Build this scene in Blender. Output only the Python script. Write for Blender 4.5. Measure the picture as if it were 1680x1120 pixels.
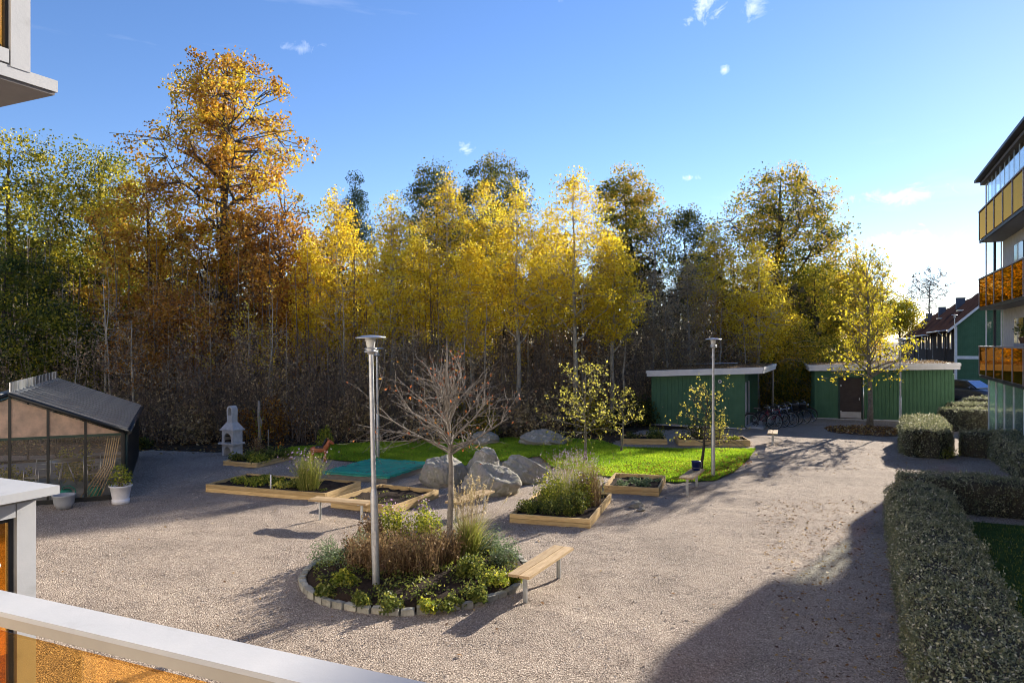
import bpy, math, random
import numpy as np
from mathutils import Vector, Matrix

for o in list(bpy.data.objects):
    bpy.data.objects.remove(o)
SC = bpy.context.scene
COL = SC.collection
random.seed(7)
RNG = np.random.default_rng(11)
R = math.radians

# ------------------------------------------------------------------ camera
EYE = 3.9
FPX = 1200.0                      # focal length in pixels of the 1680 px wide photograph
cam = bpy.data.cameras.new('camera')
cam.lens = FPX / 1680 * 36
cam.sensor_width = 36
cam.clip_start = 0.05
cam.clip_end = 3000
camo = bpy.data.objects.new('camera', cam)
camo.location = (0, 0, EYE)
camo.rotation_euler = (R(90), 0, 0)
COL.objects.link(camo)
SC.camera = camo

# ------------------------------------------------------------------ sky and sun
SUN_AZ = 39.5                     # from +Y towards +X
SUN_EL = 18.6
world = bpy.data.worlds.new('World')
SC.world = world
world.use_nodes = True
wn = world.node_tree
for n in list(wn.nodes):
    wn.nodes.remove(n)


def wnode(t, **kw):
    n = wn.nodes.new(t)
    for k, v in kw.items():
        setattr(n, k, v)
    return n


def wmath(op, a, b=None, clamp=False):
    n = wnode('ShaderNodeMath', operation=op, use_clamp=clamp)
    for i, v in enumerate((a, b)):
        if v is None:
            continue
        if isinstance(v, (int, float)):
            n.inputs[i].default_value = v
        else:
            wn.links.new(v, n.inputs[i])
    return n.outputs[0]


sky = wnode('ShaderNodeTexSky', sky_type='NISHITA')
sky.sun_disc = False
sky.sun_elevation = R(SUN_EL)
sky.sun_rotation = R(SUN_AZ)
sky.altitude = 50
sky.air_density = 1.0
sky.dust_density = 0.045
sky.ozone_density = 2.6
tc = wnode('ShaderNodeTexCoord')
hs = wnode('ShaderNodeHueSaturation')
hs.inputs['Saturation'].default_value = 1.1
wb = wnode('ShaderNodeMix', data_type='RGBA', blend_type='MULTIPLY')     # the photograph's white balance
wb.inputs['Factor'].default_value = 1
wb.inputs['B'].default_value = (0.87, 0.85, 1.0, 1)
wn.links.new(sky.outputs[0], wb.inputs['A'])
wn.links.new(wb.outputs['Result'], hs.inputs['Color'])
# clouds: a few fair-weather scraps and thin cirrus, as functions of the sky direction
sep = wnode('ShaderNodeSeparateXYZ')
wn.links.new(tc.outputs['Generated'], sep.inputs[0])
mp = wnode('ShaderNodeMapping')
mp.inputs['Scale'].default_value = (1.2, 1.2, 7.5)
wn.links.new(tc.outputs['Generated'], mp.inputs[0])
cn = wnode('ShaderNodeTexNoise')
cn.inputs['Scale'].default_value = 2.1
cn.inputs['Detail'].default_value = 7
cn.inputs['Roughness'].default_value = 0.58
wn.links.new(mp.outputs[0], cn.inputs['Vector'])
cirrus = wmath('MULTIPLY', wmath('MULTIPLY', wmath('SUBTRACT', cn.outputs['Fac'], 0.60), 3.0, True), 0.28)
pn = wnode('ShaderNodeTexNoise')
pn.inputs['Scale'].default_value = 30
pn.inputs['Detail'].default_value = 8
pn.inputs['Roughness'].default_value = 0.66
pn.inputs['Distortion'].default_value = 0.6
wn.links.new(tc.outputs['Generated'], pn.inputs['Vector'])
total = cirrus
# (azimuth deg, elevation deg, half width, half height, density)
PUFFS = [(14.7, 24.0, .040, .030, .85), (18.2, 23.4, .040, .022, .6), (-3.6, 14.6, .018, .022, .8),
         (13.8, 12.2, .024, .010, .9), (-16.4, 21.0, .060, .012, .35), (2.4, 26.0, .070, .030, .25),
         (16.2, 19.6, .014, .011, .8), (11.6, 8.6, .05, .022, .9), (33.4, 11.4, .020, .010, .8), (27.0, 10.0, .16, .02, .7),
         (29.0, 6.9, .18, .026, .8), (31.0, 4.2, .2, .03, .9), (-46, 16, .05, .025, .7), (58, 20, .06, .03, .7),
         (80, 12, .08, .02, .6), (-75, 22, .06, .02, .5), (120, 15, .08, .03, .7), (175, 20, .07, .03, .7), (-130, 14, .08, .025, .7)]
for az, el, hw, hh, dn in PUFFS:
    d = Vector((math.sin(R(az)) * math.cos(R(el)), math.cos(R(az)) * math.cos(R(el)), math.sin(R(el))))
    m = wnode('ShaderNodeMapping', vector_type='TEXTURE')
    m.inputs['Location'].default_value = d
    m.inputs['Rotation'].default_value = (0, 0, R(-az))
    m.inputs['Scale'].default_value = (hw, 1.0, hh)
    wn.links.new(tc.outputs['Generated'], m.inputs[0])
    ln = wnode('ShaderNodeVectorMath', operation='LENGTH')
    wn.links.new(m.outputs[0], ln.inputs[0])
    fall = wmath('SUBTRACT', 1.0, ln.outputs['Value'], True)
    v = wmath('MULTIPLY', wmath('SUBTRACT', wmath('ADD', wmath('MULTIPLY', fall, 0.5), wmath('MULTIPLY', pn.outputs['Fac'], 1.7)), 1.14), 2.0, True)
    v = wmath('MULTIPLY', wmath('MULTIPLY', v, dn), wmath('MULTIPLY', fall, 4.0, True))
    total = wmath('MAXIMUM', total, v)
total = wmath('MULTIPLY', total, wmath('MULTIPLY', sep.outputs['Z'], 14.0, True))
mix = wnode('ShaderNodeMix', data_type='RGBA')
wn.links.new(total, mix.inputs['Factor'])
wn.links.new(hs.outputs[0], mix.inputs['A'])
mix.inputs['B'].default_value = (8.6, 8.8, 9.2, 1)
bg = wnode('ShaderNodeBackground')
bg.inputs['Strength'].default_value = 0.072
wn.links.new(mix.outputs['Result'], bg.inputs['Color'])
wo = wnode('ShaderNodeOutputWorld')
wn.links.new(bg.outputs[0], wo.inputs['Surface'])

sl = bpy.data.lights.new('sun', 'SUN')
sl.energy = 4.3
sl.angle = R(0.5)
sl.color = (1.0, 0.90, 0.78)
so = bpy.data.objects.new('sun', sl)
S_DIR = Vector((math.sin(R(SUN_AZ)) * math.cos(R(SUN_EL)), math.cos(R(SUN_AZ)) * math.cos(R(SUN_EL)), math.sin(R(SUN_EL))))
so.rotation_euler = S_DIR.to_track_quat('Z', 'Y').to_euler()
so.location = (20, 30, 40)
COL.objects.link(so)

SC.view_settings.view_transform = 'Standard'
SC.view_settings.look = 'None'
SC.view_settings.exposure = 1.53
SC.view_settings.gamma = 1
SC.view_settings.use_curve_mapping = False
SC.render.engine = 'CYCLES'
SC.cycles.filter_width = 1.0
SC.cycles.max_bounces = 8
SC.cycles.transparent_max_bounces = 24
SC.cycles.diffuse_bounces = 3
SC.cycles.glossy_bounces = 3
SC.cycles.transmission_bounces = 4
SC.cycles.caustics_reflective = False
SC.cycles.caustics_refractive = False


# ------------------------------------------------------------------ placing
def G(px, py, z=0.0):
    """Point at height z that the photograph shows at (px, py)."""
    Y = FPX * (EYE - z) / (py - 561.0)
    return Vector(((px - 840.0) * Y / FPX, Y, z))


def D(px, depth, z=0.0):
    return Vector(((px - 840.0) * depth / FPX, depth, z))


def HT(py, depth):
    """Height seen at row py at this depth."""
    return EYE + (561.0 - py) * depth / FPX


AX = Vector((0.42, 0.9075, 0))     # main building axis, away to the right
BX = Vector((-0.9075, 0.42, 0))    # across it, away to the left
RZ = -math.atan2(0.42, 0.9075)     # local x = -BX, local y = AX


# ------------------------------------------------------------------ materials
MATS = {}


def new_mat(name):
    m = bpy.data.materials.new(name)
    m.use_nodes = True
    nt = m.node_tree
    for n in list(nt.nodes):
        nt.nodes.remove(n)
    out = nt.nodes.new('ShaderNodeOutputMaterial')
    MATS[name] = m
    return m, nt, out


def ramp(nt, fac, stops):
    r = nt.nodes.new('ShaderNodeValToRGB')
    while len(r.color_ramp.elements) < len(stops):
        r.color_ramp.elements.new(0.5)
    for e, (p, c) in zip(r.color_ramp.elements, stops):
        e.position = p
        e.color = (c[0], c[1], c[2], 1)
    nt.links.new(fac, r.inputs[0])
    return r.outputs[0]


def noise(nt, scale, detail=4, rough=0.55, coord='Object', stretch=None):
    t = nt.nodes.new('ShaderNodeTexCoord')
    v = t.outputs[coord]
    if stretch:
        mpn = nt.nodes.new('ShaderNodeMapping')
        mpn.inputs['Scale'].default_value = stretch
        nt.links.new(v, mpn.inputs[0])
        v = mpn.outputs[0]
    n = nt.nodes.new('ShaderNodeTexNoise')
    n.inputs['Scale'].default_value = scale
    n.inputs['Detail'].default_value = detail
    n.inputs['Roughness'].default_value = rough
    nt.links.new(v, n.inputs['Vector'])
    return n.outputs['Fac']


def surf(name, stops, scale=6, rough=0.6, metal=0.0, bump=0.0, bscale=None, stretch=None, spec=0.4, detail=5, bdist=0.02, rand=0.0):
    """Principled with a noise-driven colour ramp and fine bump."""
    m, nt, out = new_mat(name)
    p = nt.nodes.new('ShaderNodeBsdfPrincipled')
    p.inputs['Roughness'].default_value = rough
    p.inputs['Metallic'].default_value = metal
    p.inputs['Specular IOR Level'].default_value = spec
    f = noise(nt, scale, detail, 0.6, stretch=stretch)
    cc = ramp(nt, f, stops)
    if rand:                                     # every plank or stone a little lighter or darker than the next
        oi = nt.nodes.new('ShaderNodeObjectInfo')
        hv = nt.nodes.new('ShaderNodeHueSaturation')
        ma = nt.nodes.new('ShaderNodeMath')
        ma.operation = 'MULTIPLY_ADD'
        ma.inputs[1].default_value = rand * 2
        ma.inputs[2].default_value = 1 - rand
        nt.links.new(oi.outputs['Random'], ma.inputs[0])
        nt.links.new(ma.outputs[0], hv.inputs['Value'])
        nt.links.new(cc, hv.inputs['Color'])
        cc = hv.outputs[0]
    nt.links.new(cc, p.inputs['Base Color'])
    if bump:
        b = nt.nodes.new('ShaderNodeBump')
        b.inputs['Strength'].default_value = bump
        b.inputs['Distance'].default_value = bdist
        nt.links.new(noise(nt, bscale or scale * 4, 6, 0.65, stretch=stretch), b.inputs['Height'])
        nt.links.new(b.outputs[0], p.inputs['Normal'])
    nt.links.new(p.outputs[0], out.inputs[0])
    return m


def sh(c, k):
    return (c[0] * k, c[1] * k, c[2] * k)


def plain(name, c, rough=0.5, metal=0.0, var=0.12, scale=5, **kw):
    return surf(name, [(0.3, sh(c, 1 - var)), (0.7, sh(c, 1 + var))], scale, rough, metal, **kw)


def leafmat(name, stops, trans=0.45, gloss=0.02):
    """Foliage: the per-leaf 'tint' runs through a ramp; light passes through the blades."""
    m, nt, out = new_mat(name)
    a = nt.nodes.new('ShaderNodeAttribute')
    a.attribute_name = 'tint'
    col = ramp(nt, a.outputs['Fac'], stops)
    d = nt.nodes.new('ShaderNodeBsdfDiffuse')
    t = nt.nodes.new('ShaderNodeBsdfTranslucent')
    g = nt.nodes.new('ShaderNodeBsdfGlossy')
    g.inputs['Roughness'].default_value = 0.42
    g.inputs['Color'].default_value = (1, 1, 1, 1)
    nt.links.new(col, d.inputs[0])
    nt.links.new(col, t.inputs[0])
    m1 = nt.nodes.new('ShaderNodeMixShader')
    m1.inputs[0].default_value = trans
    nt.links.new(d.outputs[0], m1.inputs[1])
    nt.links.new(t.outputs[0], m1.inputs[2])
    m2 = nt.nodes.new('ShaderNodeMixShader')
    m2.inputs[0].default_value = gloss
    nt.links.new(m1.outputs[0], m2.inputs[1])
    nt.links.new(g.outputs[0], m2.inputs[2])
    nt.links.new(m2.outputs[0], out.inputs[0])
    return m


def glass(name, tint, rough=0.02, ior=1.5, dirt_tone=0.0, dirt_tone_col=(0.5, 0.45, 0.4), gcol=(1, 1, 1)):
    m, nt, out = new_mat(name)
    t = nt.nodes.new('ShaderNodeBsdfTransparent')
    t.inputs[0].default_value = (*tint, 1)
    g = nt.nodes.new('ShaderNodeBsdfGlossy')
    g.inputs['Roughness'].default_value = rough
    g.inputs['Color'].default_value = (*gcol, 1)
    f = nt.nodes.new('ShaderNodeFresnel')
    gm = nt.nodes.new('ShaderNodeNewGeometry')            # same reflectance on both faces of a thin pane
    mA = nt.nodes.new('ShaderNodeMath')
    mA.operation = 'MULTIPLY_ADD'
    mA.inputs[1].default_value = -2
    mA.inputs[2].default_value = 1
    nt.links.new(gm.outputs['Backfacing'], mA.inputs[0])
    mB = nt.nodes.new('ShaderNodeMath')
    mB.operation = 'POWER'
    mB.inputs[0].default_value = ior
    nt.links.new(mA.outputs[0], mB.inputs[1])
    nt.links.new(mB.outputs[0], f.inputs[0])
    mx = nt.nodes.new('ShaderNodeMixShader')
    nt.links.new(f.outputs[0], mx.inputs[0])
    nt.links.new(t.outputs[0], mx.inputs[1])
    nt.links.new(g.outputs[0], mx.inputs[2])
    last = mx
    if dirt_tone:
        dd = nt.nodes.new('ShaderNodeBsdfDiffuse')
        dd.inputs[0].default_value = (*dirt_tone_col, 1)
        tr = nt.nodes.new('ShaderNodeBsdfTranslucent')
        tr.inputs[0].default_value = (*dirt_tone_col, 1)
        md = nt.nodes.new('ShaderNodeMixShader')
        md.inputs[0].default_value = 0.5
        nt.links.new(dd.outputs[0], md.inputs[1])
        nt.links.new(tr.outputs[0], md.inputs[2])
        last = nt.nodes.new('ShaderNodeMixShader')
        mm = nt.nodes.new('ShaderNodeMath')
        mm.operation = 'MULTIPLY'
        mm.inputs[1].default_value = dirt_tone * 2
        nt.links.new(noise(nt, 3.0, 5, 0.6), mm.inputs[0])
        nt.links.new(mm.outputs[0], last.inputs[0])
        nt.links.new(mx.outputs[0], last.inputs[1])
        nt.links.new(md.outputs[0], last.inputs[2])
    nt.links.new(last.outputs[0], out.inputs[0])
    return m


def gravel_mat():
    m, nt, out = new_mat('gravel')
    p = nt.nodes.new('ShaderNodeBsdfPrincipled')
    p.inputs['Roughness'].default_value = 0.92
    p.inputs['Specular IOR Level'].default_value = 0.15
    t = nt.nodes.new('ShaderNodeTexCoord')

    def vor(scale, feat='F1'):
        v = nt.nodes.new('ShaderNodeTexVoronoi')
        v.feature = feat
        v.inputs['Scale'].default_value = scale
        nt.links.new(t.outputs['Object'], v.inputs['Vector'])
        return v
    v1 = vor(88)
    v2 = vor(40)
    big = noise(nt, 0.55, 5, 0.6)
    c1 = ramp(nt, v1.outputs['Color'], [(0.10, (0.10, 0.078, 0.065)), (0.42, (0.38, 0.312, 0.255)), (0.65, (0.52, 0.44, 0.365)), (0.9, (0.84, 0.74, 0.64))])
    c2 = ramp(nt, big, [(0.30, (0.70, 0.69, 0.66)), (0.5, (0.92, 0.90, 0.86)), (0.70, (1.06, 1.04, 0.98))])
    mul = nt.nodes.new('ShaderNodeMix')
    mul.data_type = 'RGBA'
    mul.blend_type = 'MULTIPLY'
    mul.inputs['Factor'].default_value = 1
    nt.links.new(c1, mul.inputs['A'])
    nt.links.new(c2, mul.inputs['B'])
    nt.links.new(mul.outputs['Result'], p.inputs['Base Color'])
    ad = nt.nodes.new('ShaderNodeMath')
    ad.operation = 'ADD'
    s1 = nt.nodes.new('ShaderNodeMath')
    s1.operation = 'MULTIPLY'
    s1.inputs[1].default_value = 0.6
    nt.links.new(v1.outputs['Distance'], s1.inputs[0])
    nt.links.new(s1.outputs[0], ad.inputs[0])
    nt.links.new(v2.outputs['Distance'], ad.inputs[1])
    ad2 = nt.nodes.new('ShaderNodeMath')
    ad2.operation = 'ADD'
    nt.links.new(ad.outputs[0], ad2.inputs[0])
    nt.links.new(noise(nt, 11, 7, 0.75), ad2.inputs[1])
    b = nt.nodes.new('ShaderNodeBump')
    b.inputs['Strength'].default_value = 1.0
    b.inputs['Distance'].default_value = 0.026
    b.invert = False
    nt.links.new(ad2.outputs[0], b.inputs['Height'])
    nt.links.new(b.outputs[0], p.inputs['Normal'])
    nt.links.new(p.outputs[0], out.inputs[0])
    return m


gravel_mat()
surf('earth', [(0.3, (0.035, 0.026, 0.018)), (0.55, (0.075, 0.052, 0.032)), (0.75, (0.13, 0.085, 0.045))], 3, 0.95, bump=0.8, bscale=25, bdist=0.05, spec=0.1)
surf('soil', [(0.3, (0.022, 0.016, 0.012)), (0.7, (0.06, 0.042, 0.03))], 14, 0.95, bump=1.0, bscale=40, bdist=0.03, spec=0.1)
surf('turf', [(0.3, (0.03, 0.06, 0.012)), (0.7, (0.07, 0.12, 0.022))], 4, 0.9, bump=0.6, bscale=60, spec=0.1)
surf('new_wood', [(0.25, (0.44, 0.28, 0.12)), (0.5, (0.60, 0.42, 0.19)), (0.8, (0.72, 0.55, 0.30))], 3.5, 0.7, bump=0.4, bscale=30, stretch=(1, 8, 8), rand=.22, spec=.2)
surf('bench_wood', [(0.25, (0.33, 0.22, 0.11)), (0.55, (0.46, 0.33, 0.18)), (0.8, (0.56, 0.43, 0.26))], 4, 0.65, bump=0.4, bscale=30, stretch=(1, 9, 9), rand=.18, spec=.2)
surf('grey_wood', [(0.25, (0.17, 0.15, 0.12)), (0.7, (0.34, 0.30, 0.25))], 4, 0.8, bump=0.4, bscale=30, stretch=(1, 9, 9))
surf('galvanised', [(0.3, (0.40, 0.42, 0.43)), (0.7, (0.58, 0.60, 0.61))], 9, 0.42, 0.75)
surf('green_paint', [(0.3, (0.052, 0.135, 0.068)), (0.7, (0.072, 0.175, 0.092))], 2.2, 0.7, bump=0.15, bscale=40)
surf('dark_green_paint', [(0.3, (0.014, 0.035, 0.026)), (0.7, (0.022, 0.05, 0.036))], 2.2, 0.6, bump=0.15, bscale=40)
surf('white_paint', [(0.3, (0.66, 0.67, 0.67)), (0.7, (0.78, 0.78, 0.77))], 3, 0.5)
surf('white_metal', [(0.25, (0.34, 0.345, 0.35)), (0.42, (0.44, 0.455, 0.47)), (0.7, (0.48, 0.49, 0.50))], 6, 0.42, bump=0.05, bscale=60, detail=9)
surf('sedum', [(0.3, (0.05, 0.055, 0.025)), (0.5, (0.11, 0.075, 0.045)), (0.75, (0.17, 0.10, 0.06))], 9, 0.95, bump=1.0, bscale=30)
plain('black_metal', (0.018, 0.02, 0.02), 0.45, 0.3)
plain('black_rubber', (0.02, 0.02, 0.02), 0.75)
plain('roof_steel', (0.035, 0.04, 0.042), 0.4, 0.0, spec=0.5)
plain('roof_rib_glint', (0.30, 0.32, 0.34), 0.35, 0.6)  # pale tone paints the sun highlights along the roof corrugation
plain('zinc', (0.55, 0.58, 0.60), 0.28, 0.9)
surf('concrete', [(0.3, (0.36, 0.37, 0.37)), (0.7, (0.52, 0.52, 0.51))], 7, 0.85, bump=0.4, bscale=50)
plain('soot', (0.02, 0.018, 0.016), 0.9)
surf('stone', [(0.22, (0.14, 0.13, 0.11)), (0.42, (0.33, 0.31, 0.275)), (0.55, (0.28, 0.27, 0.205)), (0.68, (0.48, 0.455, 0.41)), (0.8, (0.66, 0.63, 0.58))], 4.5, 0.9, bump=1.0, bscale=9, bdist=0.06, detail=10, spec=.15)
surf('cobble', [(0.25, (0.20, 0.20, 0.17)), (0.55, (0.36, 0.35, 0.29)), (0.8, (0.50, 0.48, 0.42))], 9, 0.85, bump=0.6, bscale=30, rand=.25, spec=.1)
surf('bark_dark', [(0.3, (0.035, 0.028, 0.022)), (0.7, (0.10, 0.082, 0.065))], 8, 0.95, bump=0.8, bscale=20, stretch=(1, 1, .25))
surf('bark_aspen', [(0.3, (0.18, 0.165, 0.13)), (0.55, (0.38, 0.355, 0.285)), (0.75, (0.54, 0.51, 0.42))], 5, 0.9, bump=0.3, bscale=20, stretch=(1, 1, .5))
surf('bark_pale', [(0.3, (0.13, 0.112, 0.09)), (0.7, (0.31, 0.28, 0.235))], 10, 0.9, bump=0.4, bscale=30)
surf('bark_yard', [(0.3, (0.11, 0.095, 0.07)), (0.7, (0.27, 0.24, 0.19))], 10, 0.9, bump=0.4, bscale=30)
plain('twig_brown', (0.17, 0.135, 0.105), 0.95, 0, 0.4)
plain('hedge_core_shade', (0.05, 0.045, 0.03), 0.95, 0, 0.4)  # darkened so gaps between the leaves look deep and shaded
plain('twig_grey', (0.20, 0.17, 0.14), 0.95, 0, 0.3)
plain('amber_frame', (0.30, 0.29, 0.31), 0.45, 0.2)
plain('dark_steel', (0.045, 0.047, 0.055), 0.5, 0.2)
plain('render_cream', (0.62, 0.585, 0.54), 0.85)
plain('render_bounce', (0.80, 0.745, 0.68), 0.85)  # whitened so the unseen home wall throws more light into the yard
plain('slab_grey', (0.26, 0.265, 0.28), 0.75)
plain('ceiling_dark', (0.16, 0.15, 0.15), 0.8)
plain('white_plastic', (0.68, 0.68, 0.70), 0.4)
plain('grey_pot', (0.33, 0.35, 0.38), 0.55)
plain('turquoise_plastic', (0.015, 0.30, 0.22), 0.35)
plain('bamboo', (0.50, 0.38, 0.20), 0.6)
plain('blue_plastic', (0.008, 0.022, 0.14), 0.4)
plain('door_brown', (0.06, 0.05, 0.047), 0.9, spec=.05)
plain('kick_plate', (0.48, 0.48, 0.47), 0.4, 0.6)
plain('horse_red', (0.42, 0.13, 0.045), 0.55)
plain('horse_black', (0.03, 0.03, 0.035), 0.6)
plain('rail_side_shade', (0.36, 0.33, 0.28), 0.5)  # tan colour paints the shadow on the white rail's near face
plain('brass', (0.42, 0.32, 0.16), 0.4, 0.6)
surf('tile_brown', [(0.3, (0.055, 0.032, 0.026)), (0.7, (0.11, 0.062, 0.048))], 1.3, 0.75, bump=0.6, bscale=9, spec=0.0)
plain('chimney_grey', (0.14, 0.145, 0.17), 0.8, spec=.1)
plain('car_paint', (0.07, 0.085, 0.11), 0.22, 0.4, spec=0.7)
plain('car_silver', (0.5, 0.52, 0.56), 0.3, 0.6)
plain('window_white', (0.74, 0.75, 0.75), 0.5)
plain('dark_glass', (0.025, 0.03, 0.035), 0.06, 0, spec=0.8)
plain('windscreen', (0.10, 0.19, 0.42), 0.06, 0, spec=1.0)
plain('frosted_lamp', (0.62, 0.63, 0.60), 0.25)
plain('mulch', (0.11, 0.062, 0.035), 0.95, 0, 0.4, 20)
glass('amber_glass', (0.96, 0.74, 0.40))
glass('amber_panel', (0.40, 0.22, 0.06), 0.02, 1.65, gcol=(1.0, 0.47, 0.10))
glass('clear_glass', (0.90, 0.95, 0.93), 0.02, 1.55)
glass('patio_glass', (0.70, 0.85, 0.80), 0.05, 1.6, 0.18, (0.62, 0.72, 0.70))
glass('greenhouse_glass', (0.97, 0.95, 0.92), 0.01, 1.5, 0.02, (0.60, 0.48, 0.38))
glass('tan_reflection_sheet', (0.62, 0.50, 0.40), 0.2, 1.5, 0.80, (0.74, 0.57, 0.45))  # tan reflection in the glass, painted as a flat tone


def net_mat():
    m, nt, out = new_mat('green_net')
    d = nt.nodes.new('ShaderNodeBsdfDiffuse')
    d.inputs[0].default_value = (0.06, 0.48, 0.32, 1)
    t = nt.nodes.new('ShaderNodeBsdfTransparent')
    mx = nt.nodes.new('ShaderNodeMixShader')
    mm = nt.nodes.new('ShaderNodeMath')
    mm.operation = 'MULTIPLY_ADD'
    mm.inputs[1].default_value = 0.5
    mm.inputs[2].default_value = 0.34
    nt.links.new(noise(nt, 3, 4), mm.inputs[0])
    nt.links.new(mm.outputs[0], mx.inputs[0])
    nt.links.new(t.outputs[0], mx.inputs[1])
    nt.links.new(d.outputs[0], mx.inputs[2])
    nt.links.new(mx.outputs[0], out.inputs[0])


net_mat()
leafmat('leaf_aspen', [(0.0, (0.34, 0.19, 0.02)), (0.35, (0.66, 0.46, 0.022)), (0.75, (0.90, 0.69, 0.035)), (1.0, (0.88, 0.77, 0.09))], 0.58)
leafmat('leaf_orange', [(0.0, (0.20, 0.09, 0.02)), (0.4, (0.50, 0.24, 0.025)), (0.75, (0.66, 0.40, 0.035)), (1.0, (0.66, 0.54, 0.05))], 0.55)
leafmat('leaf_russet', [(0.0, (0.10, 0.05, 0.02)), (0.5, (0.38, 0.16, 0.025)), (1.0, (0.60, 0.33, 0.04))], 0.5)
leafmat('leaf_green', [(0.0, (0.025, 0.05, 0.012)), (0.45, (0.12, 0.145, 0.018)), (0.75, (0.32, 0.30, 0.025)), (1.0, (0.60, 0.48, 0.035))], 0.55)
leafmat('leaf_darkgreen', [(0.0, (0.04, 0.055, 0.018)), (0.6, (0.10, 0.12, 0.025)), (0.85, (0.22, 0.20, 0.03)), (1.0, (0.42, 0.33, 0.04))], 0.5)
leafmat('leaf_oakmix', [(0.0, (0.06, 0.085, 0.015)), (0.4, (0.20, 0.21, 0.02)), (0.65, (0.52, 0.40, 0.03)), (1.0, (0.70, 0.44, 0.035))], 0.55)
leafmat('leaf_brown', [(0.0, (0.16, 0.11, 0.06)), (0.5, (0.40, 0.28, 0.14)), (1.0, (0.70, 0.54, 0.24))], 0.45, .06)
leafmat('leaf_lime', [(0.0, (0.30, 0.20, 0.03)), (0.4, (0.52, 0.46, 0.03)), (1.0, (0.82, 0.66, 0.05))], 0.55)
leafmat('leaf_apple', [(0.0, (0.22, 0.25, 0.05)), (0.5, (0.58, 0.54, 0.09)), (1.0, (0.80, 0.66, 0.11))], 0.5)
leafmat('leaf_russet_bits', [(0.0, (0.22, 0.06, 0.025)), (0.6, (0.42, 0.13, 0.04)), (1.0, (0.62, 0.36, 0.06))], 0.45)
leafmat('leaf_conifer', [(0.0, (0.02, 0.04, 0.02)), (1.0, (0.07, 0.11, 0.05))], 0.25)
leafmat('leaf_hedge', [(0.0, (0.11, 0.125, 0.05)), (0.5, (0.27, 0.29, 0.125)), (0.8, (0.47, 0.46, 0.24)), (1.0, (0.76, 0.73, 0.54))], 0.4, 0.08)
leafmat('leaf_herb', [(0.0, (0.06, 0.09, 0.02)), (0.6, (0.17, 0.21, 0.04)), (1.0, (0.40, 0.38, 0.07))], 0.45, 0.02)
leafmat('leaf_silver', [(0.0, (0.09, 0.15, 0.06)), (1.0, (0.27, 0.34, 0.19))], 0.35)
leafmat('leaf_yellowgreen', [(0.0, (0.10, 0.15, 0.02)), (0.5, (0.28, 0.33, 0.035)), (1.0, (0.60, 0.54, 0.07))], 0.5, .02)
leafmat('leaf_dry', [(0.0, (0.09, 0.05, 0.028)), (0.5, (0.22, 0.14, 0.07)), (1.0, (0.40, 0.29, 0.14))], 0.35)
leafmat('straw', [(0.0, (0.36, 0.27, 0.12)), (1.0, (0.66, 0.56, 0.34))], 0.4)
leafmat('grass_clump', [(0.0, (0.13, 0.17, 0.03)), (0.6, (0.30, 0.33, 0.06)), (1.0, (0.50, 0.44, 0.13))], 0.4)
leafmat('petal_lilac', [(0.0, (0.34, 0.19, 0.36)), (1.0, (0.66, 0.50, 0.66))], 0.4)
leafmat('petal_white', [(0.0, (0.55, 0.45, 0.5)), (1.0, (0.75, 0.7, 0.7))], 0.4)
leafmat('petal_orange', [(0.0, (0.6, 0.10, 0.01)), (1.0, (0.7, 0.4, 0.02))], 0.4)
leafmat('lawn_blade', [(0.0, (0.15, 0.28, 0.014)), (0.6, (0.34, 0.53, 0.024)), (1.0, (0.56, 0.69, 0.05))], 0.5)
leafmat('litter', [(0.0, (0.10, 0.05, 0.025)), (0.5, (0.30, 0.15, 0.045)), (0.8, (0.48, 0.30, 0.07)), (1.0, (0.52, 0.42, 0.28))], 0.15)
leafmat('litter_orange', [(0.0, (0.22, 0.07, 0.02)), (0.6, (0.46, 0.17, 0.03)), (1.0, (0.56, 0.36, 0.06))], 0.2)
leafmat('pebble', [(0.0, (0.16, 0.125, 0.095)), (0.5, (0.42, 0.34, 0.265)), (1.0, (0.80, 0.70, 0.58))], 0.0)
leafmat('far_wood', [(0.0, (0.03, 0.035, 0.016)), (0.6, (0.10, 0.085, 0.035)), (1.0, (0.26, 0.18, 0.06))], 0.35)


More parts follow.
